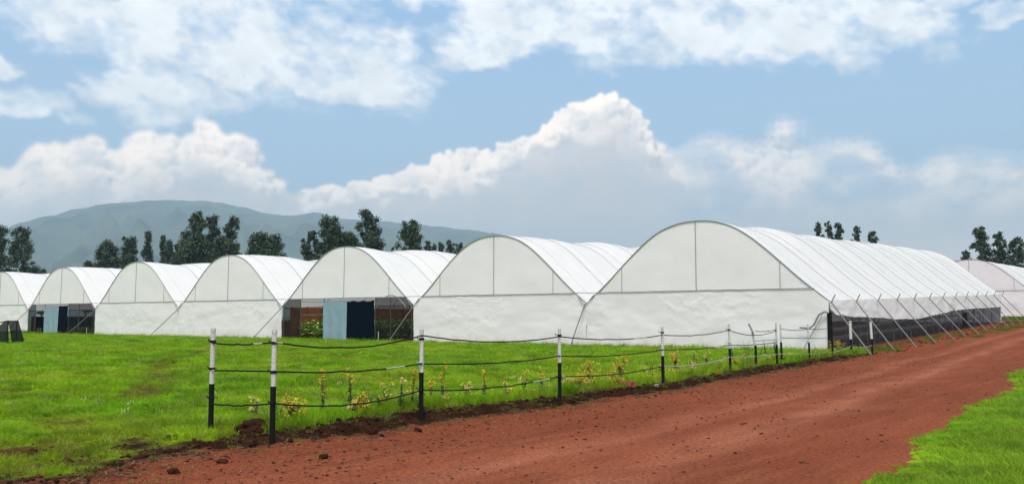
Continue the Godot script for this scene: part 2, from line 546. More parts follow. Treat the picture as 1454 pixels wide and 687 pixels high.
func greenhouse(label: String, xr: float, xl: float, zf: float, bays: int, kind: String, seed_: int, side := false, back_wall := true) -> Node3D:
	var root := thing("greenhouse", label, "greenhouse", Vector3((xr + xl) / 2.0, rise(zf), zf), "white film greenhouses in rows")
	var hw := (xr - xl) / 2.0
	var r := RandomNumberGenerator.new()
	r.seed = seed_
	var up := func(z: float) -> float: return rise(zf + z) - rise(zf)
	# hoops dip and swell a little along the ridge
	var dip := []
	for b in bays + 1:
		var v := r.randf_range(-0.05, 0.05)
		if b > 0 and b < bays and (b + seed_) % 2 == 1: v -= r.randf_range(0.14, 0.26)
		if b == 0: v = 0.0
		dip.append(v)
	# roof film, drawn over the hoops and bellied between them
	var na := 44
	var sub := 6
	var s := Soup.new()
	var p := PackedVector3Array()
	var slack := []
	for b in bays + 1: slack.append(r.randf_range(0.02, 0.07))
	for j in bays * sub + 1:
		var f := (bays * sub - j) / float(sub)
		var b := mini(int(f), bays - 1)
		var fr := f - b
		var z := -f * BAY
		for i in na + 1:
			var t := -1.0 + 2.0 * i / na
			var sm := fr * fr * (3.0 - 2.0 * fr)
			var d: float = lerpf(dip[b], dip[b + 1], sm) * (1.0 - t * t)
			var belly: float = slack[b] * sin(PI * fr) * (1.0 - pow(absf(t), 6.0)) + 0.012 * nf.get_noise_2d(t * 4.0 + seed_ * 7.0, z * 0.7)
			if fr < 0.001 or fr > 0.999: belly = 0.0
			var out := Vector3(t * 0.8, 1.0, 0.0).normalized()
			p.append(Vector3(t * hw, arch(t) + d + up.call(z), z) + out * belly)
	s.grid(na, bays * sub, p)
	part("roof_film", s, M.roof, root)
	for b in range(1, bays + 1):
		var pts := []
		for i in 33:
			var t := -1.0 + 2.0 * i / 32.0
			pts.append(Vector3(t * hw, arch(t) + dip[b] * (1.0 - t * t) + up.call(-b * BAY) + 0.004, -b * BAY))
		s = Soup.new()
		s.tube(pts, 0.027, 0.027, 5, Color.WHITE, false)
		part("hoop", s, M.hoop, root)
	# thin straps holding the film down between hoops
	for b in bays:
		var z := -(b + 0.34) * BAY
		var pts := []
		for i in 33:
			var t := -1.0 + 2.0 * i / 32.0
			var sm := 0.34 * 0.34 * (3.0 - 2.0 * 0.34)
			var out := Vector3(t * 0.8, 1.0, 0.0).normalized()
			pts.append(Vector3(t * hw, arch(t) + lerpf(dip[b], dip[b + 1], sm) * (1.0 - t * t) + up.call(z), z + 0.5 * BAY * 0.5 * (1.0 - absf(t)) * 0.3) + out * (slack[b] * sin(PI * 0.34) * (1.0 - pow(absf(t), 6.0)) + 0.004))
		s = Soup.new()
		s.tube(pts, 0.013, 0.013, 4, Color.WHITE, false)
		part("strap", s, M.rail, root)
	# front hoop with the film's clamped edge
	var fp := []
	for i in 49:
		var t := -1.0 + 2.0 * i / 48.0
		fp.append(Vector3(t * hw, arch(t), 0.03))
	s = Soup.new()
	s.tube(fp, 0.023, 0.023, 6)
	part("front_hoop", s, M.front_hoop, root)
	# gable film above the cross rail
	var rail := 2.67
	var inset := hw * 0.885
	s = film_grid(-inset, inset, 72, 16, func(_x): return rail, func(x): return maxf(rail + 0.01, arch(x / hw) - 0.01), 0.0, func(x, y): return 0.03 * ns.get_noise_2d(x * 0.7 + seed_ * 31.0, y * 1.1))
	part("gable_film", s, M.film, root)
	var rp := []
	for i in 25: rp.append(Vector3(lerpf(-hw, inset + 0.1 if side or zf < -1.0 else hw, i / 24.0), rail - 0.02 + 0.025 * ns.get_noise_1d(i * 1.3 + seed_ * 9.0), 0.07))
	s = Soup.new()
	s.tube(rp, 0.019, 0.019, 6)
	part("cross_rail", s, M.pipe, root)
	for v in [-3.95, 0.0, 3.95]:
		s = Soup.new()
		var t: float = v / 6.0
		s.tube([Vector3(t * hw, arch(t) - 0.03, 0.035), Vector3(t * hw, rail, 0.045)], 0.016 if v == 0.0 else 0.012, -1.0, 6)
		part("gable_post", s, M.pipe, root)
	# front film below the rail
	var swag := func(x, y):
		var h: float = y / rail
		var w := 0.06 * ns.get_noise_2d(x * 0.8 + seed_ * 17.0, y * 1.5) * sin(PI * clampf(h, 0.0, 1.0))
		# drawn creases: ridged noise, running down and outwards from the rail
		var c := absf(ns.get_noise_2d(x * 1.5 + y * 1.1 + seed_ * 5.0, y * 3.4 - x * 0.7))
		var e := absf(ns.get_noise_2d(x * 1.7 - y * 1.0 + seed_ * 23.0, y * 3.0 + x * 0.6))
		w += 0.016 * (maxf(0.0, 0.16 - c) + maxf(0.0, 0.13 - e)) / 0.16 * (0.25 + 0.75 * h) * clampf(0.5 + 2.2 * ns.get_noise_2d(x * 0.45 + seed_, y * 0.5 + 9.0), 0.0, 1.0)
		return w
	if kind == "plain":
		s = film_grid(-hw, hw, 190, 40, func(_x): return -0.06, func(x): return minf(rail - 0.03, arch(x / hw) - 0.02), 0.03, swag, 0.42)
		part("front_film", s, M.film, root)
	else:
		doorway(root, hw, rail, kind)
	# valley corners: stay wires and gutter
	s = Soup.new()
	s.box(Vector3(-hw, 2.06 + up.call(-bays * BAY / 2.0), -bays * BAY / 2.0), Vector3(0.22, 0.07, bays * BAY / cos(0.028)), Basis(Vector3.RIGHT, 0.028))
	part("gutter", s, M.rail, root)
	for b in range(1, bays + 1):
		if kind == "plain" and not side: break
		for sx in [-1.0, 1.0]:
			if side and sx < 0.0: continue
			s = Soup.new()
			s.tube([Vector3(sx * (hw - 0.12), up.call(-b * BAY) - 0.1, -b * BAY), Vector3(sx * (hw - 0.12), 2.15 + up.call(-b * BAY), -b * BAY)], 0.035)
			part("gutter_post", s, M.pipe, root)
	if back_wall:
		var zb := -bays * BAY + 0.02
		s = film_grid(-hw, hw, 40, 10, func(_x): return up.call(zb) - 0.1, func(x): return arch(x / hw) - 0.02 + up.call(zb), zb, func(x, y): return 0.03 * ns.get_noise_2d(x, y))
		part("back_film", s, M.film, root)
	return root
func cloth(x0: float, x1: float, y0: float, y1: float, z: float, folds: float, sd: float) -> Soup:
	var s := Soup.new()
	var p := PackedVector3Array()
	var ni := 26
	var nj := 30
	for j in nj + 1:
		for i in ni + 1:
			var u := i / float(ni)
			var v := j / float(nj)
			var x := lerpf(x0, x1, u) + 0.05 * sin(v * 5.0 + sd) * (u - 0.5)
			var y := lerpf(y1, y0, v)
			if v < 0.06: y -= 0.07 * absf(sin(u * 9.0 + sd)) * absf(x1 - x0) * 0.4
			p.append(Vector3(x, y, z + folds * (sin(u * 15.0 + sd + 0.8 * sin(v * 3.0)) * (0.35 + 0.65 * v) + 0.9 * nf.get_noise_2d(x * 0.7, y * 0.4 + sd))))
	s.grid(ni, nj, p)
	return s
func doorway(root: Node3D, hw: float, rail: float, kind: String) -> void:
	# positions across the front, from the span's middle
	var a: Array = [-5.9, -4.15, -1.80, 0.32, 2.82, 5.95] if kind == "doors" else [-6.0, -4.68, -2.78, -0.27, 1.51, 5.95]
	var s := Soup.new()
	# net at the left, slanting in along the arch foot
	var net := func(x0: float, x1: float) -> Soup:
		return film_grid(x0, x1, 24, 14, func(_x): return 0.02, func(x): return minf(rail - 0.05, arch(x / hw) - 0.02), 0.0, func(x, y): return 0.05 * ns.get_noise_2d(x * 2.0, y * 1.2))
	part("net_panel", net.call(a[0], a[1]), M.net, root)
	part("net_panel", net.call(a[4] - 0.02, a[5]), M.net, root)
	var top := 2.46
	part("blue_curtain", cloth(a[2], a[3] + 0.03, 0.0, top, 0.10, 0.035, 1.0), M.blue, root)
	part("navy_curtain", cloth(a[3] - 0.02, a[4], 0.03, top + 0.02, 0.07, 0.05, 4.0), M.navy, root)
	for x in [a[0] + 0.02, a[1], a[2] - 0.05, a[4] + 0.03, lerpf(a[4], a[5], 0.42), lerpf(a[4], a[5], 0.98)]:
		s = Soup.new()
		var h := minf(rail - 0.05, arch(clampf(x / hw, -1.0, 1.0)))
		s.tube([Vector3(x, -0.1, 0.02), Vector3(x, h, 0.02)], 0.03)
		part("door_post", s, M.dark_post, root)
	s = Soup.new()
	s.tube([Vector3(a[1], top - 0.02, 0.03), Vector3(a[4], top + 0.01, 0.03)], 0.022)
	part("curtain_rail", s, M.pipe, root)
	if kind == "doors":
		s = Soup.new()
		var pts := []
		for i in 15: pts.append(Vector3(lerpf(a[4] + 0.1, a[5] - 0.5, i / 14.0), rail - 0.62 + 0.72 * sin(PI * i / 14.0), 0.06))
		s.tube(pts, 0.022)
		part("net_arch", s, M.pipe, root)
		s = Soup.new()
		s.tube([Vector3(a[1], 1.62, -0.05), Vector3((a[1] + a[2]) / 2.0, 1.58, -0.05), Vector3(a[2], 1.66, -0.05)], 0.025)
		part("cord", s, M.cord, root)
	s = Soup.new()
	s.tube([Vector3(a[4] + 0.55 if kind == "doors" else a[5] - 0.7, -0.05, 0.25), Vector3(a[4] + 0.53 if kind == "doors" else a[5] - 0.72, 0.62, 0.24)], 0.02)
	part("stake", s, M.rail, root)
func greenhouses() -> void:
	var labels := ["large white film greenhouse nearest the road, with slanted braces along its side", "white film greenhouse second from the road, its front fully closed", "white film greenhouse with wide open doorway and plants inside, behind the fence", "closed white film greenhouse just left of the open doorway with plants", "closed white film greenhouse between two closed neighbours, third from the left edge", "distant white film greenhouse with pale blue door curtain and black net front", "white film greenhouse cut off by the left edge of the photo"]
	labels[4] = "closed white film greenhouse directly right of the distant one with black net front"
	var kinds := ["plain", "plain", "doors", "plain", "plain", "far_doors", "plain"]
	var stays := [[0.0, 0.6], [0.0, 1.3], [0.0, 2.35], [0.0, 2.95], [0.0, 3.6], [0.0, 2.9]]
	for k in 7:
		var g := greenhouse(labels[k], GUTTERS[k], GUTTERS[k + 1], 0.0, 12, kinds[k], k + 2, k == 0)
		var hw: float = (GUTTERS[k] - GUTTERS[k + 1]) / 2.0
		if k == 0: long_side(g, hw)
		if k < 6:
			# stay from the valley down to the ground in front
			var s := Soup.new()
			if k == 0:
				s.tube([Vector3(-hw - 0.02, 2.1, 0.12), Vector3(-hw - 0.3, 0.9, 0.5), Vector3(-hw - 0.42, 0.28, 0.7)], 0.026)
				s.tube([Vector3(-hw - 0.42, 0.28, 0.7), Vector3(-hw - 0.34, -0.02, 0.72)], 0.02)
				s.tube([Vector3(-hw - 0.42, 0.28, 0.7), Vector3(-hw - 0.52, -0.02, 0.7)], 0.02)
			else:
				s.tube([Vector3(-hw, 2.05, 0.12), Vector3(-hw - stays[k][1] * 0.62, -0.05, 1.35)], 0.026)
			part("stay", s, M.cord if k == 0 else M.brace, g)
			s = Soup.new()
			s.tube([Vector3(-hw - 0.5, 2.55, 0.11), Vector3(-hw - 0.05, 2.0, 0.12), Vector3(-hw + 0.5, 2.55, 0.11)], 0.022)
			part("valley_clamp", s, M.front_hoop, g)
	var far := greenhouse("white film greenhouse farther up the road, beyond the end of the nearest one", 0.0, -12.0, -62.0, 9, "plain", 14, false)
	far.set_meta("group", "white film greenhouses in rows")
	benches()
	inside(-29.9, "doors")
	inside(-66.75, "far_doors")
func long_side(root: Node3D, hw: float) -> void:
	var up := func(z: float) -> float: return rise(z)
	# hem of roof film hanging over the side
	var s := Soup.new()
	var p := PackedVector3Array()
	var hang := [0.0, 1.72, 1.0, 1.50, 3.4, 1.36, 7.0, 1.22, 10.5, 1.05, 14.5, 0.95, 19.0, 1.08, 24.0, 1.22, 30.0, 1.22, 36.0, 1.16, 40.8, 1.14]
	var ni := 160
	for j in 13:
		for i in ni + 1:
			var d := 40.8 * i / ni
			var low := table_at(hang, clampf(d, 0.01, 40.79)) + 0.03 * nf.get_noise_1d(d * 0.8)
			var v := j / 12.0
			var y: float = lerpf(2.11, low, v) + up.call(-d)
			p.append(Vector3(hw + 0.02 + 0.03 * v + 0.06 * v * ns.get_noise_2d(d * 1.6, v * 2.0) + 0.02 * nf.get_noise_2d(d * 0.5, v), y, -d))
	s.grid(ni, 12, p)
	part("side_hem", s, M.hem, root)
	# net wall
	s = Soup.new()
	p = PackedVector3Array()
	for j in 9:
		for i in ni + 1:
			var d := 40.8 * i / ni
			p.append(Vector3(hw - 0.04 + 0.05 * ns.get_noise_2d(d * 1.1 + 80.0, j * 0.6), lerpf(1.95, 0.0, j / 8.0) + up.call(-d), -d))
	s.grid(ni, 8, p)
	part("side_net", s, M.side_net, root)
	# corner post wrapped in black cloth, and the loose pipe at the corner
	s = Soup.new()
	s.tube([Vector3(hw + 0.02, -0.05, 0.04), Vector3(hw + 0.02, 1.65, 0.04)], 0.11, 0.10, 8)
	part("corner_post", s, M.black_cloth, root)
	s = Soup.new()
	s.tube([Vector3(hw + 0.05, 1.62, 0.2), Vector3(hw - 0.12, 1.66, 0.24), Vector3(hw - 0.35, 1.52, 0.28), Vector3(hw - 0.55, 1.12, 0.3), Vector3(hw - 0.75, 0.98, 0.3), Vector3(hw - 1.15, 1.0, 0.3)], 0.045, 0.04, 7)
	part("loose_pipe", s, M.pipe, root)
	s = Soup.new()
	s.tube([Vector3(hw - 0.22, 1.5, 0.26), Vector3(hw - 0.95, 0.0, 0.7)], 0.022)
	part("corner_stay", s, M.pipe, root)
	# one darker patch of net, and mud thrown up along the foot
	s = cloth(0.0, 1.5, 0.1, 1.05, 0.0, 0.04, 2.0)
	var patch := part("dark_patch", s, M.black_cloth, root)
	patch.position = Vector3(hw + 0.05, up.call(-27.0), -26.2)
	patch.rotation.y = PI / 2.0
	var rr := RandomNumberGenerator.new()
	rr.seed = 8
	for b in 13:
		var z := -b * BAY
		var y: float = up.call(z)
		s = Soup.new()
		var foot := Vector3(hw + 2.1 + rr.randf_range(-0.12, 0.12), rise(z + 1.4) - 0.06, z + (1.5 if b < 4 else 1.1) + rr.randf_range(-0.15, 0.15))
		if b == 12: foot.z = z + 0.6
		var joint := Vector3(hw + 0.10, y + 2.03, z)
		s.tube([foot, joint], 0.029, 0.029, 7)
		s.tube([joint - Vector3(0.02, 0.04, 0), joint + Vector3(0.16, 0.33, -0.03)], 0.025, 0.024, 6)
		part("brace", s, M.brace, root)
func benches() -> void:
	for k in 5:
		var z := -1.0 - k * 7.6
		var t := thing("plant_bench", "%s plant bench from the corner, dimly seen through the black side net" % ["first", "second", "third", "fourth", "fifth"][k], "bench", Vector3(-1.3, rise(z), z), "plant benches behind the side net")
		for y in [0.35, 0.75, 1.15]:
			var s := Soup.new()
			s.box(Vector3(0, y + 0.1, -3.4), Vector3(0.7, 0.05, 6.8), Basis(Vector3.RIGHT, 0.028))
			part("shelf", s, M.rail, t)
		for q in 4:
			var s := Soup.new()
			s.tube([Vector3(0.3, -0.1, -0.2 - q * 2.1), Vector3(0.3, 1.5, -0.2 - q * 2.1)], 0.03)
			part("leg", s, M.rail, t)
func inside(xc: float, kind: String) -> void:
	# seen slantwise through the door, along the left side of the span
	if kind == "doors":
		var t := thing("clay_partition", "orange clay coloured partition inside the open greenhouse doorway", "partition", Vector3(xc - 5.75, rise(-8.0), -8.0))
		t.rotation.y = PI / 2.0
		var s := film_grid(-7.6, 7.6, 50, 10, func(_x): return -0.3, func(x): return 1.88 + 0.05 * ns.get_noise_1d(x * 2.0), 0.0, func(x, y): return 0.05 * ns.get_noise_2d(x * 1.5, y))
		part("panel", s, M.clay, t)
		for i in 12:
			s = Soup.new()
			s.tube([Vector3(-7.5 + i * 1.3, -0.3, 0.1), Vector3(-7.5 + i * 1.3, 1.95, 0.1)], 0.04)
			part("post", s, M.wood, t)
	else:
		var t := thing("dark_partition", "dark net partition on wooden posts inside the distant open greenhouse", "partition", Vector3(xc - 5.95, rise(-6.0), -6.0))
		t.rotation.y = PI / 2.0
		var s := film_grid(-5.8, 5.8, 30, 8, func(_x): return -0.3, func(_x): return 1.4, 0.0, func(x, y): return 0.05 * ns.get_noise_2d(x * 1.5, y))
		part("panel", s, M.black_cloth, t)
		for i in 9:
			s = Soup.new()
			s.tube([Vector3(-5.6 + i * 1.35, -0.3, 0.12), Vector3(-5.6 + i * 1.35, 1.5 + 0.1 * (i % 3), 0.12)], 0.05)
			part("post", s, M.wood, t)
	# crop seen through the doorway
	var mm := MultiMesh.new()
	mm.transform_format = MultiMesh.TRANSFORM_3D
	mm.use_colors = true
	mm.mesh = crop_plant().mesh()
	var spots := []
	for row in 9:
		for k in 26:
			if kind != "doors" and row > 2: continue
			spots.append(Vector3(xc - 5.4 + k * 0.43 + rng.randf_range(-0.15, 0.15), 0, -0.75 - row * 0.75 + rng.randf_range(-0.15, 0.15)))
	mm.instance_count = spots.size()
	for k in spots.size():
		var sp: Vector3 = spots[k]
		sp.y = rise(sp.z)
		var sc := rng.randf_range(0.95, 1.3) * (1.0 if kind == "doors" else 0.5)
		mm.set_instance_transform(k, Transform3D(Basis(Vector3.UP, rng.randf() * TAU).scaled(Vector3.ONE * sc), sp))
		mm.set_instance_color(k, Color(1, 1, 1) * rng.randf_range(0.7, 1.25))
	var o := MultiMeshInstance3D.new()
	o.name = numbered("crop")
	o.multimesh = mm
	o.material_override = M.leaf
	add_child(o)
	tag(o, "leafy green crop growing inside the open doorway" if kind == "doors" else "low green crop inside the distant greenhouse with blue curtain", "crop", "", "stuff")
func crop_plant() -> Soup:
	var r := RandomNumberGenerator.new()
	r.seed = 91
	var s := Soup.new()
	for k in 46:
		var h := r.randf_range(0.15, 1.0)
		var an := r.randf() * TAU
		var d := Vector3(cos(an), 0, sin(an))
		var at := d * r.randf_range(0.02, 0.16) + Vector3.UP * h
		var tip := at + d * r.randf_range(0.14, 0.26) + Vector3.UP * r.randf_range(-0.10, 0.14)
		var sd := d.cross(Vector3.UP) * r.randf_range(0.05, 0.10)
		var mid := at.lerp(tip, 0.55) + Vector3.UP * 0.02
		s.quad(at, mid + sd, tip, mid - sd, Color(0.22, 0.42, 0.07).lerp(Color(0.42, 0.52, 0.13), r.randf()))
	return s
# ---------------------------------------------------------------- trees
func tree(label: String, x: float, z: float, h: float, w: float, kind: String, sd: int, lean := 0.0, called := "eucalyptus_tree") -> void:
	var r := RandomNumberGenerator.new()
	r.seed = sd * 131 + 7
	var root := thing(called, label, "tree", Vector3(x, rise(z), z), "dark trees beyond the greenhouses")
	var wood := Soup.new()
	var crown := Soup.new()
	var trunk := []
	for k in 9:
		var f := k / 8.0
		trunk.append(Vector3(lean * h * f * f + 0.25 * sin(f * 5.0 + sd) * f, h * 0.93 * f - 0.3 * (1.0 - f), 0.25 * cos(f * 4.0 + sd) * f))
	wood.tube(trunk, 0.018 * h, 0.003 * h, 7)
	var start := 0.16 if kind == "round" else 0.22
	w *= 1.2
	var n := 76 if kind == "tall" else 62
	if kind == "round": n = 76
	for k in n:
		var f := lerpf(start, 0.985, (k + r.randf_range(0.0, 0.8)) / n)
		var env := 1.0
		if kind == "tall": env = 0.45 + 0.75 * sin(PI * clampf((f - start) / (1.0 - start) * 0.8 + 0.12, 0.0, 1.0)) * (1.0 - 0.35 * f)
		elif kind == "cone": env = 1.25 * (1.05 - f) + 0.12
		else: env = sqrt(maxf(0.05, 1.0 - pow((f - 0.52) / 0.52, 2.0)))
		var cr := w * (r.randf_range(0.09, 0.19) if kind != "round" else r.randf_range(0.11, 0.20)) * (0.65 + 0.35 * env)
		var an := r.randf() * TAU
		var reach := maxf(0.0, w * 0.5 * env - cr * 0.8) * pow(r.randf(), 0.75)
		var at: Vector3 = trunk[clampi(int(f * 8.0), 0, 8)] + Vector3(cos(an) * reach, 0, sin(an) * reach)
		at.y = h * f - cr * 0.6
		var tone := r.randf_range(0.7, 1.35)
		var base: Vector3 = trunk[clampi(int(f * 8.0 - 0.8), 0, 8)]
		base.y = h * maxf(0.05, f - 0.09)
		wood.tube([base, base.lerp(at, 0.5) + Vector3.UP * 0.2, at], 0.005 * h * (1.2 - f), 0.0015 * h, 4, Color.WHITE, false)
		var leaves := int(clampf(230.0 * pow(cr / 0.8, 1.6), 60.0, 380.0))
		for q in leaves:
			var d := Vector3(r.randfn(), r.randfn() * 0.85, r.randfn()).normalized()
			var pos := at + d * cr * minf(absf(r.randfn()), 1.7) * 0.62
			var a1 := Vector3(r.randfn(), r.randfn() - 0.5, r.randfn()).normalized()
			var a2 := a1.cross(Vector3(r.randfn(), r.randfn(), r.randfn())).normalized()
			var l := r.randf_range(0.13, 0.28)
			var wd := l * r.randf_range(0.35, 0.6)
			var c := Color(0.016, 0.040, 0.024).lerp(Color(0.048, 0.078, 0.032), r.randf()) * tone
			crown.quad(pos - a1 * l, pos + a2 * wd, pos + a1 * l, pos - a2 * wd, c)
	part("trunk", wood, M.bark, root)
	part("crown", crown, M.leaf, root)
func trees() -> void:
	var t := [
		["tall eucalyptus cut by the left edge of the photo", -192.5, -45.0, 21.5, 6.0, "tall", 0.0], ["tall leaning eucalyptus second from the left edge", -186.5, -48.2, 20.2, 5.6, "tall", -0.07],
		["small round tree just right of the two leftmost eucalyptus", -163.5, -42.0, 9.8, 3.0, "round", 0.0],
		["broad dense tree at the left end of the tree row", -173.3, -59.6, 17.0, 6.0, "round", 0.0], ["small dark tree low against the broad leftmost tree of the row", -175.5, -56.5, 12.5, 3.6, "round", 0.0],
		["dark twin topped tree right of the broad dense one", -169.8, -62.3, 18.0, 4.3, "tall", 0.0], ["dark tree filling the gap beside the twin topped one", -167.8, -61.5, 17.4, 3.6, "tall", 0.0],
		["slim pointed tree in the middle of the left row", -166.4, -65.0, 19.0, 4.6, "cone", 0.0], ["thin spire of a tree right of the slim pointed one", -165.5, -68.0, 18.2, 4.0, "cone", 0.0],
		["conical tree before the big central cluster", -162.5, -67.6, 17.0, 5.2, "cone", 0.0], ["small round topped tree at the foot of the big cluster", -152.0, -63.4, 15.6, 3.6, "round", 0.0],
		["tallest tree at the left of the big dark cluster", -131.6, -54.1, 19.8, 5.0, "tall", 0.0], ["open crowned tree in the middle of the big dark cluster", -129.0, -56.0, 19.1, 4.0, "tall", 0.0],
		["separate topped tree at the right of the big dark cluster", -126.2, -58.2, 18.7, 4.0, "tall", 0.0], ["broad green tree low in the big dark cluster", -129.5, -53.0, 15.6, 7.2, "round", 0.0], ["broad dark tree low at the right of the big cluster", -125.2, -55.6, 14.6, 6.0, "round", 0.0], ["low tree at the left foot of the big cluster", -134.0, -53.0, 12.6, 4.4, "round", 0.0],
		["round dense tree standing alone right of the big cluster", -114.2, -55.0, 15.0, 5.2, "round", 0.0], ["round dense tree merging into the lone one from the right", -111.8, -56.4, 14.4, 4.6, "round", 0.0],
		["short loose eucalyptus left of the central pair", -107.0, -60.4, 15.2, 3.6, "tall", 0.0], ["wide topped eucalyptus, left of the central pair", -104.3, -62.4, 17.7, 5.4, "tall", 0.0],
		["low dark tree between the central pair of eucalyptus", -101.6, -64.2, 14.8, 5.4, "round", 0.0], ["tallest eucalyptus of the central pair", -99.2, -66.2, 18.7, 5.2, "tall", 0.0],
		["lone eucalyptus with rounded lobes right of the central pair", -93.4, -70.9, 16.7, 5.2, "tall", 0.0], ["tiny shrubby treetop at the right foot of the lone eucalyptus", -92.0, -73.6, 13.2, 2.0, "round", 0.0],
		["tiny treetop, left one of two beyond the roof", -124.3, -110.2, 16.3, 2.2, "round", 0.0], ["tiny treetop, right one of two beyond the roof", -123.2, -111.2, 15.9, 1.8, "round", 0.0], ["little treetop just left of the tallest small clump", -109.6, -96.4, 15.0, 2.2, "tall", 0.0], ["small clump of a tree beside the second greenhouse arch", -108.0, -97.4, 15.5, 2.6, "tall", 0.0], ["low bushy treetop touching the second greenhouse arch", -106.6, -98.2, 15.0, 2.8, "round", 0.0], ["faint treetop peeping over the third greenhouse roof", -131.8, -104.4, 15.6, 1.6, "tall", 0.0],
		["leftmost of three slim trees above the big roof", -51.7, -153.7, 20.0, 2.5, "tall", 0.0], ["middle one of three slim trees above the big roof", -50.0, -155.0, 20.2, 2.6, "tall", 0.0], ["rightmost of three slim trees above the big roof", -48.4, -156.2, 20.0, 2.9, "tall", 0.0],
		["lone slim tree right of the three above the roof", -45.4, -158.7, 19.2, 2.7, "tall", 0.0], ["bushy tree rightmost above the big roof", -42.6, -160.8, 18.1, 3.4, "round", 0.0],
		["short tree left of the tall ones at the right edge", -22.5, -151.3, 12.2, 3.2, "round", 0.0], ["tallest tree of the group at the right edge", -20.1, -152.9, 17.0, 3.8, "tall", 0.0], ["loose crowned tree in the middle of the right edge group", -17.2, -155.2, 15.9, 3.2, "tall", 0.0], ["dense tree nearest the right edge of the photo", -14.9, -156.8, 14.9, 3.8, "tall", 0.0], ["low tree between the tall ones of the right edge group", -18.9, -154.2, 10.8, 3.6, "round", 0.0]]
	for k in t.size():
		var a: Array = t[k]
		tree(a[0], a[1], a[2], a[3], a[4], a[5], k + 1, a[6], "tree" if a[5] == "round" else "eucalyptus_tree")
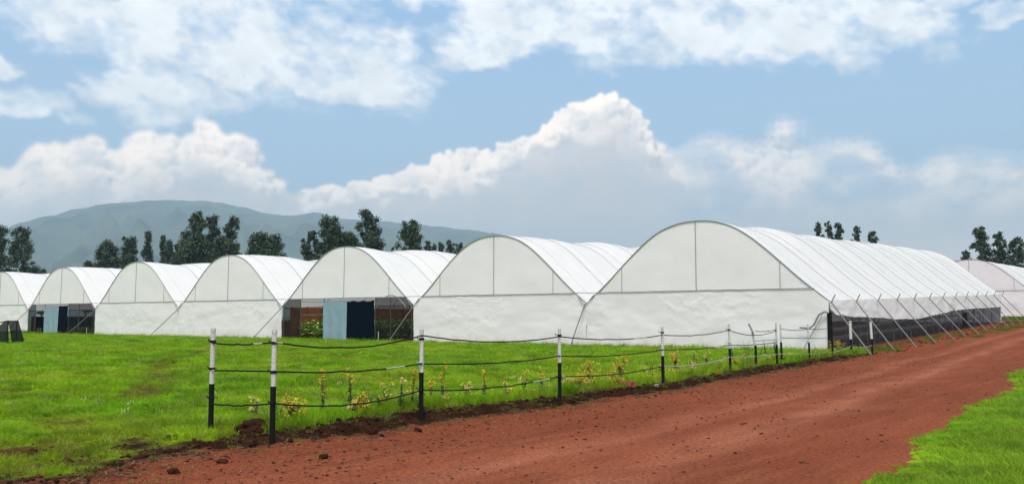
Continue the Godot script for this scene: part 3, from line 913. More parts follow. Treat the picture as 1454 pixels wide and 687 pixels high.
# ---------------------------------------------------------------- fence
const POSTS := [[2.56, 30.8, 1.25, 0.61, -0.035], [3.70, 30.76, 1.24, 0.63, -0.03], [3.72, 28.34, 1.22, 0.67, 0.01], [3.68, 24.99, 1.20, 0.67, 0.005], [3.65, 21.35, 1.20, 0.66, 0.01], [2.90, 16.46, 1.23, 0.66, 0.03], [2.71, 14.40, 0.72, 0.68, 0.0], [2.52, 12.41, 1.24, 0.66, 0.005], [2.35, 11.60, 1.20, 0.70, 0.02], [2.13, 8.58, 1.18, 0.62, 0.06], [2.07, 6.15, 0.80, 0.70, 0.0], [1.69, 2.80, 1.28, 0.62, 0.01], [1.94, 0.94, 1.24, 0.60, 0.05]]
func on_post(k: int, h: float) -> Vector3:
	var a: Array = POSTS[k]
	return Vector3(a[0] - a[4] * h * 0.79, h, a[1] - a[4] * h * 0.61)
func fence() -> void:
	var root := thing("cable_fence", "low fence of black and white posts with sagging cables beside the dirt road", "fence", Vector3.ZERO)
	for k in POSTS.size():
		var a: Array = POSTS[k]
		var post := Node3D.new()
		post.name = "post"
		root.add_child(post, true)
		post.position = Vector3(a[0], 0, a[1])
		var top: Vector3 = on_post(k, a[2]) - post.position
		var mid: Vector3 = on_post(k, a[3]) - post.position
		var s := Soup.new()
		var wide := 0.05 if k > 10 else 0.029
		s.tube([Vector3(0, -0.25, 0), mid], 0.032 if k < 11 else 0.042, -1.0, 10)
		part("black_sleeve", s, M.black_sleeve, post)
		if a[2] - a[3] > 0.12:
			s = Soup.new()
			s.tube([mid, mid.lerp(top, 0.93), top], wide, wide * 0.92, 10)
			part("white_sleeve", s, M.white_sleeve, post)
			s = Soup.new()
			s.tube([top - Vector3(0, 0.01, 0), top + Vector3(0, 0.03, 0)], wide * 1.12, wide * 1.0, 10)
			part("cap", s, M.white_sleeve, post)
		if k < 6:
			for h in [0.44, 0.79, 1.12]:
				var at: Vector3 = on_post(k, h) - post.position
				s = Soup.new()
				s.tube([at - Vector3(0, 0.014, 0), at + Vector3(0, 0.016, 0)], 0.038, -1.0, 10)
				s.tube([at + Vector3(-0.055, 0, 0.01), at + Vector3(-0.075, 0.03, 0.02)], 0.01, 0.005, 5)
				part("tie", s, M.cable if h != 0.79 or k < 2 else M.pale_cable, post)
		if k == 6:
			# the broken sleeve leans beside its post, over a loose grey rail
			s = Soup.new()
			s.tube([mid + Vector3(-0.02, 0.02, 0.0), mid + Vector3(-0.07, 0.34, 0.03)], 0.03, 0.028, 9)
			part("white_sleeve", s, M.white_sleeve, post)
			s = Soup.new()
			s.tube([mid + Vector3(-0.02, 0.30, 0.05), mid + Vector3(-0.14, 0.58, 0.09)], 0.028, 0.025, 9)
			part("broken_piece", s, M.pipe, post)
	var runs := [
		[[0, 1.10], [1, 1.13], [2, 1.17], [3, 1.10], [4, 1.07], [5, 1.11], [7, 1.05]],
		[[0, 0.77], [1, 0.80], [2, 0.79], [3, 0.78], [4, 0.78], [5, 0.74], [7, 0.72]],
		[[0, 0.37], [1, 0.44], [2, 0.435], [3, 0.447], [4, 0.457], [5, 0.45], [7, 0.38]],
		[[6, 1.06], [7, 1.08]], [[6, 0.80], [7, 0.79]],
		[[8, 1.10], [9, 1.06], [10, 1.08]], [[8, 0.83], [9, 0.76], [10, 0.71]], [[7, 0.37], [8, 0.36], [9, 0.26], [10, 0.24], [11, 0.36], [12, 0.34]]]
	var sags := [[0.02, 0.11, 0.09, 0.07, 0.06, 0.13], [0.0, 0.05, 0.05, 0.05, 0.03, 0.03], [0.02, 0.10, 0.07, 0.06, 0.07, 0.02], [0.03], [0.0], [0.05, 0.03], [0.0, 0.0], [0.0, 0.02, 0.02, 0.03, 0.06]]
	for q in runs.size():
		for k in runs[q].size() - 1:
			var a := on_post(runs[q][k][0], runs[q][k][1])
			var b := on_post(runs[q][k + 1][0], runs[q][k + 1][1])
			var toward := (EYE - a) * Vector3(1, 0, 1)
			a += toward.normalized() * 0.036
			b += toward.normalized() * 0.036
			var pts := []
			var n := 22
			for i in n + 1:
				var f := i / float(n)
				var y: float = -sags[q][k] * 4.0 * f * (1.0 - f) + 0.012 * nf.get_noise_1d(f * 3.0 + q * 9.0 + k * 4.0) * sin(PI * f)
				pts.append(a.lerp(b, f) + Vector3(0, y, 0))
			# a stretch of paler, scuffed cable next to some posts
			var from := 0
			var to := 0
			if q == 7 or (q == 2 and k >= 4): to = n
			elif (q + k * 2) % 3 == 0:
				from = 15 + (q * 3 + k) % 3
				to = from + 3
			elif (q + k) % 4 == 1:
				to = 1
			var s := Soup.new()
			var r := 0.0098
			if to > from:
				s.tube(pts.slice(from, to + 1), r * 1.02, -1.0, 7)
				part("pale_cable", s, M.pale_cable if q != 4 else M.pipe, root)
			for seg in [[0, from], [to, n]]:
				if seg[1] > seg[0]:
					s = Soup.new()
					s.tube(pts.slice(seg[0], seg[1] + 1), r, -1.0, 7)
					part("cable", s, M.cable if q != 4 else M.pipe, root)
# ---------------------------------------------------------------- weeds
const WEEDS := [[2.09, 29.8, 0.33, 2], [2.69, 29.91, 0.28, 0], [3.07, 29.98, 0.34, 3], [3.03, 29.46, 0.63, 1], [2.58, 28.58, 0.61, 1], [2.51, 28.18, 0.35, 0], [2.72, 28.02, 0.38, 2], [3.25, 28.26, 0.45, 2], [3.02, 27.79, 0.54, 1], [2.97, 27.34, 0.41, 1], [2.98, 27.08, 0.64, 1], [2.89, 26.76, 0.18, 2], [2.9, 26.47, 0.32, 2], [2.93, 26.02, 0.48, 1], [3.05, 25.63, 0.3, 2], [2.84, 24.84, 0.44, 2], [2.41, 23.75, 0.43, 1], [2.91, 24.28, 0.24, 0], [2.78, 23.46, 0.2, 2], [2.49, 22.25, 0.5, 3], [2.32, 21.71, 0.22, 0], [2.33, 20.73, 0.55, 3], [2.1, 19.28, 0.27, 2], [2.21, 19.19, 0.5, 0], [1.96, 17.53, 0.54, 3], [1.82, 16.23, 0.51, 2], [1.53, 14.91, 0.46, 2], [0.88, 11.75, 0.69, 0], [1.98, 13.29, 0.72, 0], [1.69, 11.62, 0.51, 0], [1.51, 10.73, 0.7, 0], [1.3, 9.4, 0.72, 0], [1.25, 5.4, 0.4, 0], [1.61, 5.12, 0.5, 2], [1.5, 3.65, 0.55, 3]]
const ORD := ["first", "second", "third", "fourth", "fifth", "sixth", "seventh", "eighth", "ninth", "tenth", "eleventh", "twelfth", "thirteenth", "fourteenth", "fifteenth", "sixteenth", "seventeenth", "eighteenth", "nineteenth", "twentieth", "twenty first", "twenty second", "twenty third", "twenty fourth", "twenty fifth", "twenty sixth"]
func bearing(x: float, z: float) -> float:
	return rad_to_deg(atan2(x - EYE.x, EYE.z - z)) - HEAD
func weeds() -> void:
	var r := RandomNumberGenerator.new()
	r.seed = 55
	var marks := []
	for k in POSTS.size(): marks.append(bearing(POSTS[k][0], POSTS[k][1]))
	var spans := {}
	var all := WEEDS.duplicate()
	for k in 58:
		var z := 29.8 - k * 0.43 + r.randf_range(-0.25, 0.25)
		all.append([edge_left(z) - r.randf_range(0.42, 1.15), z, r.randf_range(0.14, 0.3), [0, 2, 2, 3][r.randi() % 4]])
	for k in all.size():
		var b := bearing(all[k][0], all[k][1])
		var m := 0
		while m < marks.size() - 1 and marks[m + 1] < b: m += 1
		if not spans.has(m): spans[m] = []
		spans[m].append([b, k])
	for m in spans:
		spans[m].sort_custom(func(p, q): return p[0] < q[0])
		for n in spans[m].size():
			var w: Array = all[spans[m][n][1]]
			var look: String = ["dark leafy weed", "tall yellow tipped weed", "small yellow flowered weed", "bushy yellow flowered weed"][w[3]]
			weed(w, "%s, %s from left between the %s and %s fence posts" % [look, ORD[n], ORD[m], ORD[m + 1]], r)
func weed(w: Array, label: String, r: RandomNumberGenerator) -> void:
	var at := Vector3(w[0], lawn_y(w[0], w[1]) - 0.01, w[1])
	var root := thing("flowering_weed", label, "weed", at, "weeds along the fence")
	var h: float = w[2]
	var kind: int = w[3]
	var stems := Soup.new()
	var leaves := Soup.new()
	var flowers := Soup.new()
	var n := [5, 3, 5, 10][kind] as int
	for k in n:
		var an := r.randf() * TAU
		var spread: float = r.randf_range(0.02, 0.12) * [1.2, 0.5, 1.0, 1.7][kind]
		var d := Vector3(cos(an), 0, sin(an))
		var hh := h * (1.0 if k == 0 else r.randf_range(0.5, 0.98))
		var pts := []
		for i in 6:
			var f := i / 5.0
			pts.append(d * spread * f * f + Vector3(0, hh * f, 0) + Vector3(r.randf_range(-1, 1), 0, r.randf_range(-1, 1)) * 0.006)
		stems.tube(pts, 0.0055, 0.0025, 5, Color.WHITE, false)
		var nl := int(hh * (62 if kind != 1 else 50)) + 6
		for q in nl:
			var f := r.randf_range(0.08, 0.92)
			var base: Vector3 = pts[0].lerp(pts[5], f)
			base = d * spread * f * f + Vector3(0, hh * f, 0)
			var la := r.randf() * TAU
			var ld := Vector3(cos(la), r.randf_range(-0.2, 0.7), sin(la)).normalized()
			var l := r.randf_range(0.035, 0.08) * (1.25 - f * 0.6)
			var sd := ld.cross(Vector3.UP).normalized() * l * 0.28
			var tip := base + ld * l
			var c := Color(0.06, 0.12, 0.02).lerp(Color(0.19, 0.26, 0.04), r.randf())
			if kind == 1 or kind == 0: c *= 0.75
			leaves.quad(base, base.lerp(tip, 0.5) + sd, tip, base.lerp(tip, 0.5) - sd, c)
		if kind > 0:
			var nh := [0, 18, 8, 16][kind] as int
			for q in nh:
				var head: Vector3 = d * spread + Vector3(0, hh, 0)
				var o := Vector3(r.randfn() * 0.018, r.randf_range(-0.11, 0.02) if kind != 2 else r.randf_range(-0.04, 0.02), r.randfn() * 0.018) * (1.0 if kind < 3 else 1.5)
				var c := Color(0.66, 0.42, 0.012).lerp(Color(0.70, 0.56, 0.06), r.randf())
				if kind == 2 and r.randf() < 0.4: c = Color(0.62, 0.60, 0.34)
				for b in 3:
					var a1 := Vector3(r.randfn(), r.randfn(), r.randfn()).normalized() * r.randf_range(0.009, 0.017)
					var a2 := a1.cross(Vector3(r.randfn(), r.randfn(), r.randfn())).normalized() * 0.014
					flowers.quad(head + o - a1, head + o + a2, head + o + a1, head + o - a2, c)
	part("stem", stems, M.stem, root)
	part("leaves", leaves, M.leaf, root).set_meta("kind", "stuff")
	if flowers.v.size(): part("flower_heads", flowers, M.leaf, root).set_meta("kind", "stuff")
# ---------------------------------------------------------------- stones, clods, net frame
func lump(sd: int, rough: float, sub := 3) -> Soup:
	var n := FastNoiseLite.new()
	n.seed = sd
	n.frequency = 0.9
	n.fractal_octaves = 4
	var s := Soup.new()
	var p := PackedVector3Array()
	var nu := 4 * sub
	var nv := 3 * sub
	for j in nv + 1:
		for i in nu + 1:
			var th := PI * j / nv
			var ph := -TAU * (i % nu) / nu
			var d := Vector3(sin(th) * cos(ph), cos(th), sin(th) * sin(ph))
			var b := d
			# facets: pull towards a few flat faces
			b *= 1.0 + rough * n.get_noise_3d(d.x * 1.3, d.y * 1.3, d.z * 1.3) + rough * 0.4 * n.get_noise_3d(d.x * 4.0, d.y * 4.0, d.z * 4.0)
			if rough > 0.5: b.y = minf(b.y, 0.72)
			p.append(b)
	s.grid(nu, nv, p)
	return s
func tint(s: Soup, c: Color) -> Soup:
	for k in s.c.size(): s.c[k] = c
	return s
func small_things() -> void:
	var rocks := [
		["rock", "flat topped reddish rock at the road edge left of the fifth fence post", 3.42, 22.35, Vector3(0.20, 0.11, 0.13), Color(0.30, 0.11, 0.07), "rock", 11],
		["pebble", "small pale round stone beside the flat reddish rock", 3.72, 21.75, Vector3(0.05, 0.045, 0.05), Color(0.36, 0.29, 0.23), "stone", 12],
		["rock", "pale angular rock just right of the fifth fence post base", 3.35, 20.9, Vector3(0.11, 0.09, 0.10), Color(0.30, 0.19, 0.14), "rock", 13],
		["soil_mound", "mound of dark red soil left of the second fence post", 3.25, 30.72, Vector3(0.21, 0.115, 0.15), Color(0.060, 0.026, 0.018), "mound", 14],
		["soil_clod", "dark clod in front of the soil mound", 3.75, 31.12, Vector3(0.09, 0.06, 0.08), Color(0.045, 0.022, 0.016), "clod", 15],
		["soil_clod", "dark clod on the road right of the second fence post", 4.9, 31.02, Vector3(0.05, 0.035, 0.045), Color(0.05, 0.024, 0.017), "clod", 16],
		["soil_clod", "large dark clod at the bottom left corner", 4.05, 33.62, Vector3(0.055, 0.045, 0.05), Color(0.05, 0.024, 0.017), "clod", 17],
		["soil_clod", "dark clod right of the one in the bottom left corner", 4.2, 33.25, Vector3(0.045, 0.035, 0.045), Color(0.05, 0.024, 0.017), "clod", 18],
		["soil_clod", "dark clod below the bushy yellow weed near the second fence post", 4.05, 29.55, Vector3(0.075, 0.05, 0.06), Color(0.05, 0.022, 0.015), "clod", 19],
		["soil_clod", "lone clod on the road midway between second and third fence posts", 4.3, 29.0, Vector3(0.05, 0.035, 0.045), Color(0.06, 0.026, 0.018), "clod", 20],
		["soil_clod", "rounded clod at the grass edge left of the first fence post", 2.95, 31.55, Vector3(0.07, 0.055, 0.06), Color(0.05, 0.024, 0.017), "clod", 21],
		["soil_clod", "reddish clod low on the road below the soil mound", 4.35, 31.85, Vector3(0.06, 0.04, 0.05), Color(0.09, 0.036, 0.023), "clod", 22],
		["soil_clod", "small dark clod on bare earth near the bottom edge", 4.55, 32.5, Vector3(0.055, 0.04, 0.05), Color(0.06, 0.026, 0.018), "clod", 23]]
	for a in rocks:
		var o := single(a[0], tint(lump(a[7], 0.42 if a[6] == "mound" else 0.55, 4 if a[6] != "mound" else 7), a[5]), M.clod)
		var y := maxf(road_y(a[2], a[3]), lawn_y(a[2], a[3]))
		o.position = Vector3(a[2], y + a[4].y * 0.35, a[3])
		o.scale = a[4]
		o.rotation.y = a[7] * 1.7
		tag(o, a[1], a[6], "loose clods along the road edge" if a[6] == "clod" else "")
	# crumbs of earth on road and bank, past counting
	var r := RandomNumberGenerator.new()
	r.seed = 70
	var bank := []
	var crumbs := []
	for k in 5200:
		var z := 31.2 - pow(r.randf(), 1.25) * 30.0
		var e := edge_left(z)
		var x := e - 0.22 + r.randfn() * 0.20
		bank.append([Vector3(x, maxf(lawn_y(x, z), road_y(x, z)), z), 0.013 * pow(r.randf_range(0.35, 1.0), 1.2) * (1.0 + 2.2 * pow(r.randf(), 7.0)), (SOIL * 0.8).lerp(Color(0.08, 0.034, 0.021), r.randf() * 0.8)])
	for k in 900:
		var z := r.randf_range(30.8, 33.9)
		var x := edge_left(z) - absf(r.randfn()) * 0.9 + 0.25
		if dirt_here(x, z) < 0.4: continue
		bank.append([Vector3(x, maxf(lawn_y(x, z), road_y(x, z)), z), 0.012 * (0.5 + 1.8 * pow(r.randf(), 3.0)), (SOIL * 0.9).lerp(Color(0.13, 0.06, 0.038), r.randf())])
	for k in 13000:
		var z := 34.0 - pow(r.randf(), 1.7) * 38.0
		var e := edge_left(z)
		var x := e + absf(r.randfn()) * 1.3 + 0.05 if r.randf() < 0.6 else r.randf_range(e, 9.3)
		if x > 9.4: continue
		crumbs.append([Vector3(x, road_y(x, z), z), 0.0042 * (1.0 + 3.6 * pow(r.randf(), 7.0)), Color(0.09, 0.034, 0.022).lerp(Color(0.30, 0.11, 0.07), r.randf())])
	for k in 500:
		# thrown up along the foot of the long side wall
		var z := -r.randf() * 41.0
		var x := 0.5 + r.randf() * 1.8
		crumbs.append([Vector3(x, road_y(x, z), z), 0.05 * r.randf_range(0.3, 1.0), Color(0.10, 0.04, 0.026).lerp(Color(0.22, 0.085, 0.055), r.randf())])
	scatter("soil_crumbs", "dark crumbled soil along the foot of the fence", "soil", bank, lump(31, 0.6, 2), M.clod)
	scatter("road_gravel", "red earth crumbs scattered over the dirt road", "gravel", crumbs, lump(32, 0.6, 2), M.clod)
	# straw and dry stalks at the road edge
	var straw := Soup.new()
	for k in 1500:
		var z := 33.6 - pow(r.randf(), 1.3) * 30.0
		var x := edge_left(z) + 0.05 + absf(r.randfn()) * (0.25 if k % 3 else 0.9)
		var y := road_y(x, z) + 0.012
		var d := Vector3(r.randfn(), r.randf_range(-0.02, 0.12), r.randfn()).normalized() * r.randf_range(0.03, 0.10)
		var sd := d.cross(Vector3.UP).normalized() * 0.0028
		var c := Color(0.36, 0.25, 0.12).lerp(Color(0.17, 0.15, 0.05), r.randf())
		straw.quad(Vector3(x, y, z) - sd, Vector3(x, y, z) + sd, Vector3(x, y, z) + d + sd, Vector3(x, y, z) + d - sd, c)
	var st := single("straw", straw, M.leaf)
	tag(st, "dry straw lying along the road edge below the fence", "straw", "", "stuff")
	# frame draped with black net at the left edge
	var root := thing("net_frame", "low frame draped in black net at the left edge of the lawn", "net frame", Vector3(-40.6, 0, 15.4))
	var ax := Vector3(0.79, 0, -0.61)
	var dp := Vector3(0.61, 0, 0.79)
	var s := Soup.new()
	var p := PackedVector3Array()
	for j in 13:
		for i in 25:
			var u := i / 24.0
			var v := j / 12.0
			var px := lerpf(-3.4, 0.30 + 0.50 * v, u)
			var top := 1.30 - 0.5 * pow(sin(u * PI * 2.0), 2.0)
			p.append(ax * px + dp * (0.10 + 0.5 * v + 0.16 * sin(u * 26.0 + v) * (0.3 + v) + 0.08 * nf.get_noise_2d(u * 3.0, v * 2.0)) + Vector3(0, lerpf(top, -0.02, v), 0))
	s.grid(24, 12, p)
	part("net_cover", s, M.net_dense, root)
	s = Soup.new()
	p = PackedVector3Array()
	for j in 13:
		for i in 11:
			var u := i / 10.0
			var v := j / 12.0
			p.append(ax * (0.28 + 0.52 * v) + dp * lerpf(0.12 + 0.5 * v, -0.9, u) + Vector3(0, lerpf(1.28, -0.02, v), 0) + ax * 0.05 * sin(u * 9.0 + v * 2.0))
	s.grid(10, 12, p)
	part("net_side", s, M.net_dense, root)
	for q in [[-3.3, 0.1], [-1.9, 0.1], [-0.6, 0.12], [0.28, 0.08], [0.26, -0.85], [-1.9, -0.85]]:
		s = Soup.new()
		s.tube([ax * q[0] + dp * q[1] + Vector3(0, -0.1, 0), ax * q[0] * 0.98 + dp * q[1] + Vector3(0, 1.28 if q[0] > 0.0 else 0.85, 0)], 0.035)
		part("post", s, M.black_cloth, root)
	s = Soup.new()
	s.tube([ax * -3.3 + dp * 0.1 + Vector3(0, 1.2, 0), ax * -1.5 + dp * 0.1 + Vector3(0, 0.95, 0), ax * 0.3 + dp * 0.08 + Vector3(0, 1.26, 0)], 0.03)
	part("top_rail", s, M.black_cloth, root)
	# coarse clumps standing out of the lawn
	var spots := [[-35.4, 10.6, 0.32, 0.55, "dark green grass clump on the lawn before the closed greenhouses"], [-46.5, 12.3, 0.28, 0.7, "low green grass clump right of the black net frame"], [-72.0, 1.1, 0.55, 1.3, "tall grass clump at the foot of the distant net front"]]
	for a in spots:
		var g := Soup.new()
		for k in 900:
			var an := r.randf() * TAU
			var rd: float = a[3] * sqrt(r.randf())
			var b := Vector3(cos(an) * rd * 1.5, 0, sin(an) * rd)
			blade(g, b, Vector3(r.randfn() * 0.3, 1, r.randfn() * 0.3).normalized() * a[2] * r.randf_range(0.5, 1.1) * (1.2 - rd / a[3] * 0.7), 0.02, Color(0.05, 0.14, 0.012).lerp(Color(0.11, 0.24, 0.02), r.randf()))
		var o := single("grass_clump", g, M.blade, Vector3(a[0], lawn_y(a[0], a[1]), a[1]))
		tag(o, a[4], "grass clump", "coarse grass clumps")
func scatter(called: String, label: String, category: String, list: Array, shape: Soup, m: Material) -> void:
	var mm := MultiMesh.new()
	mm.transform_format = MultiMesh.TRANSFORM_3D
	mm.use_colors = true
	mm.mesh = shape.mesh()
	mm.instance_count = list.size()
	var r := RandomNumberGenerator.new()
	r.seed = list.size()
	for k in list.size():
		var s: float = list[k][1]
		var b := Basis(Vector3.UP, r.randf() * TAU).scaled(Vector3(s * r.randf_range(0.8, 1.5), s * r.randf_range(0.6, 1.0), s))
		mm.set_instance_transform(k, Transform3D(b, list[k][0] + Vector3(0, s * 0.3, 0)))
		mm.set_instance_color(k, list[k][2])
	var o := MultiMeshInstance3D.new()
	o.name = called
	o.multimesh = mm
	o.material_override = m
	add_child(o)
	tag(o, label, category, "", "stuff")
# ---------------------------------------------------------------- grass
func blade(s: Soup, at: Vector3, up: Vector3, w: float, c: Color) -> void:
	var side := up.cross(Vector3(sin(at.x * 91.0 + at.z * 37.0), 0.1, cos(at.x * 53.0 + at.z * 71.0))).normalized() * w * 0.5
	var bend := Vector3(up.x, -0.15 * up.length(), up.z) * 0.8
	var m := at + up * 0.55
	s.quad(at - side, at + side, m + side * 0.8, m - side * 0.8, c)
	s.tri3(m - side * 0.8, m + side * 0.8, at + up + bend, c)
func tuft(sd: int, n: int, radius: float, h: float, w: float) -> Soup:
	var r := RandomNumberGenerator.new()
	r.seed = sd
	var s := Soup.new()
	for k in n:
		var an := r.randf() * TAU
		var rd := radius * sqrt(r.randf())
		var lean := Vector3(r.randfn() * 0.34, 1.0, r.randfn() * 0.34).normalized()
		blade(s, Vector3(cos(an) * rd, -0.01, sin(an) * rd), lean * h * r.randf_range(0.45, 1.15), w * r.randf_range(0.7, 1.3), Color(1, 1, 1) * r.randf_range(0.75, 1.2))
	return s
func grass() -> void:
	var r := RandomNumberGenerator.new()
	r.seed = 17
	var kinds := [tuft(1, 34, 0.075, 0.105, 0.0055), tuft(2, 26, 0.10, 0.07, 0.0055), tuft(3, 38, 0.06, 0.14, 0.005)]
	var lists := [[], [], []]
	var verge := []
	var heads := []
	# rings of growing distance, cells of growing size
	var d := 5.5
	while d < 100.0:
		var cell := clampf(0.066 + (d - 8.0) * 0.0042, 0.064, 0.30)
		var grow := clampf(cell / 0.085, 0.9, 2.4)
		var da := rad_to_deg(cell / d)
		var b := -36.5
		while b < 34.0:
			var bb := b + r.randf_range(-0.5, 0.5) * da
			var dd := d + r.randf_range(-0.5, 0.5) * cell
			var hd := deg_to_rad(bb + HEAD)
			var x := EYE.x + sin(hd) * dd
			var z := EYE.z - cos(hd) * dd
			b += da
			if z < 0.12: continue
			if x < edge_left(z) - 0.12:
				if x < -112.0: continue
				var bare := dirt_here(x, z)
				if r.randf() < bare * 1.15: continue
				var c := grass_tone(x, z) * r.randf_range(0.62, 1.35)
				if r.randf() < 0.07: c = c.lerp(Color(0.42, 0.38, 0.14), 0.7)
				c = c.lerp(Color(0.20, 0.13, 0.035), clampf(bare * 0.9, 0.0, 0.7))
				var tall := 1.0 + 0.5 * ns.get_noise_2d(x * 0.8 + 7.0, z * 0.8) + 0.6 * nf.get_noise_2d(x * 0.35 + 80.0, z * 0.35) - 0.5 * bare
				tall += 0.8 * smoothstep(1.8, 0.3, edge_left(z) - x) * smoothstep(32.0, 29.0, z)
				if z < 1.2 and r.randf() < 0.6: tall += 0.5
				lists[r.randi() % 3].append([Vector3(x, lawn_y(x, z), z), grow * (1.0 - 0.35 * bare), tall, c])
				if dd < 40.0 and r.randf() < 0.004 * (1.0 + 3.0 * maxf(0.0, ns.get_noise_2d(x * 1.2 + 90.0, z * 1.2))): heads.append([Vector3(x, lawn_y(x, z), z), 1.0, 1.0, Color(0.50, 0.52, 0.26)])
			elif x > edge_right(z) - 0.05:
				var near := smoothstep(-0.1, 0.95, x - edge_right(z) + 0.45 * nf.get_noise_2d(x * 0.6, z * 0.6))
				if r.randf() > 0.06 + near: continue
				var c := grass_tone(x, z).lerp(Color(0.24, 0.36, 0.045), 0.5) * r.randf_range(0.65, 1.3)
				verge.append([Vector3(x, verge_y(x, z), z), grow * (0.6 + 0.4 * near), (1.15 + 0.6 * ns.get_noise_2d(x * 1.5, z * 1.5)) * (0.45 + 0.55 * near), c])
		d += cell
	# sprigs on the bare strip, at the foot of the long side and at the left of the fence
	for k in 5200:
		var z := 34.0 - r.randf() * 32.0
		var x := edge_left(z) - 0.25 + r.randfn() * 0.28
		if z > 30.5: x = edge_left(z) - 0.3 + r.randfn() * 0.6
		if nf.get_noise_2d(x * 0.6 + 40.0, z * 0.6) < 0.0: continue
		lists[1].append([Vector3(x, maxf(lawn_y(x, z), road_y(x, z)), z), r.randf_range(0.3, 0.8), r.randf_range(0.3, 0.9), Color(0.17, 0.22, 0.03).lerp(Color(0.22, 0.19, 0.07), r.randf())])
	for k in 2600:
		var z := -r.randf() * 44.0
		var x := 0.6 + r.randf() * 2.3
		if ns.get_noise_2d(x * 1.2 + 11.0, z * 0.8) < 0.12: continue
		lists[0].append([Vector3(x, road_y(x, z), z), 1.4, r.randf_range(0.5, 1.3), Color(0.13, 0.20, 0.025) * r.randf_range(0.8, 1.2)])
	for k in 1800:
		var z := -50.0 - r.randf() * 11.0
		var x := -3.0 + r.randf() * 6.0
		lists[0].append([Vector3(x, rise(z), z), 2.0, 1.5, Color(0.13, 0.22, 0.025) * r.randf_range(0.8, 1.2)])
	var n := 0
	for k in 3:
		n += lists[k].size()
		turf("lawn_grass", ["short green lawn grass between the fence and the greenhouses", "finer lawn grass mixed through the lawn", "taller lawn grass blades mixed through the lawn"][k], lists[k], kinds[k])
	turf("verge_grass", "bright green grass on the verge at the lower right", verge, tuft(5, 34, 0.10, 0.105, 0.006))
	turf("seed_heads", "pale seed heads standing in the lawn", heads, seed_head())
	print("tufts ", n, " verge ", verge.size(), " heads ", heads.size())
func seed_head() -> Soup:
	var r := RandomNumberGenerator.new()
	r.seed = 5
	var s := Soup.new()
	for k in 4:
		var at := Vector3(r.randfn() * 0.05, 0, r.randfn() * 0.05)
		var top := at + Vector3(r.randfn() * 0.03, r.randf_range(0.10, 0.17), r.randfn() * 0.03)
		s.tube([at, top], 0.002, 0.0015, 3, Color(0.5, 0.7, 0.3), false)
		for q in 5:
			var p := top + Vector3(r.randfn() * 0.006, r.randf_range(-0.045, 0.01), r.randfn() * 0.006)
			s.quad(p - Vector3(0.005, 0, 0), p + Vector3(0, 0.011, 0.004), p + Vector3(0.005, 0, 0), p - Vector3(0, 0.011, 0.004))
	return s
func turf(called: String, label: String, list: Array, shape: Soup) -> void:
	var mm := MultiMesh.new()
	mm.transform_format = MultiMesh.TRANSFORM_3D
	mm.use_colors = true
	mm.mesh = shape.mesh()
	mm.instance_count = list.size()
	var r := RandomNumberGenerator.new()
	r.seed = list.size() + 1
	for k in list.size():
		var g: float = list[k][1]
		mm.set_instance_transform(k, Transform3D(Basis(Vector3.UP, r.randf() * TAU).scaled(Vector3(g, maxf(0.25, list[k][2]) * (0.6 + 0.4 * g), g)), list[k][0]))
		mm.set_instance_color(k, list[k][3])
	var o := MultiMeshInstance3D.new()
	o.name = numbered(called)
	o.multimesh = mm
	o.material_override = M.blade
	add_child(o)
	tag(o, label, "grass", "", "stuff")
# ---------------------------------------------------------------- sky
const HEAD := -37.748
const TOPS := [-14.71,7.36,-13.43,8.07,-11.68,8.39,-9.46,8.77,-7.66,9.26,-5.84,9.88,-4.02,10.81,-2.87,11.04,-1.71,10.83,-0.32,11.37,0.83,11.6,1.99,11.91,2.46,12.71,3.15,13.46,4.08,13.81,5.24,14.09,6.25,14.42,7.3,14.04,7.98,13.49,8.65,12.58,9.09,11.32,10.65,10.74,11.99,11.09,13.32,11.34,14.62,10.88,16.33,10.49,18.01,10.27,19.27,10.5,20.91,10.6,22.31,10.63,22.68,9.97,23.24,9.09,24.38,8.39,25.16,8.84,26.31,9.41,27.42,9.48,28.49,9.15,30.37,8.82,34.0,9.6,37.0,10.4]
const TOPS_LEFT := [-37.0,9.6,-34.0,8.6,-31.03,8.1,-29.66,8.41,-28.66,9.81,-27.22,10.14,-26.13,10.56,-25.37,10.51,-24.37,9.31,-23.83,10.22,-23.27,11.09,-21.88,10.99,-20.58,10.67,-20.29,11.62,-19.69,12.13,-18.85,11.85,-18.2,11.03,-17.16,11.31,-16.51,10.92,-15.96,9.42,-14.74,8.38,-13.41,7.18]
const FRONT := [-25.9,5.68,-24.77,6.21,-23.47,7.43,-22.32,8.21,-20.76,8.98,-19.59,9.3,-18.98,8.9,-17.4,8.75,-15.78,8.55,-14.12,7.85,-13.0,7.4,-10.33,7.72,-7.66,8.14,-5.82,8.41,-3.52,8.52,-1.23,9.25,0.6,10.5,2.21,11.5,3.38,11.9,5.69,11.63,8.0,10.88,9.83,9.75,12.5,8.2]
# sheets of high cloud: azimuth, elevation, half width, half height, tilt
const SHEETS := [[-27.0, 19.0, 12.0, 3.2, -0.06], [-19.5, 17.3, 10.0, 3.9, -0.12], [-11.5, 16.4, 7.0, 2.9, -0.14], [-24.0, 21.2, 16.0, 3.0, 0.0], [1.5, 19.0, 6.5, 2.2, 0.12], [-1.5, 17.0, 4.0, 1.3, 0.2], [10.0, 19.1, 12.0, 3.3, -0.05], [18.5, 17.8, 8.5, 3.0, -0.03], [4.0, 21.2, 13.0, 2.4, 0.0],
	[-29.8, 12.2, 3.8, 1.0, 0.0], [-22.0, 13.3, 5.4, 1.7, 0.05], [-31.0, 14.2, 2.2, 0.7, 0.0], [26.0, 18.1, 3.2, 0.7, 0.12], [30.5, 17.2, 3.0, 0.8, 0.1], [-5.0, 20.6, 4.5, 1.3, 0.0]]
var n_billow := FastNoiseLite.new()
var n_fine := FastNoiseLite.new()
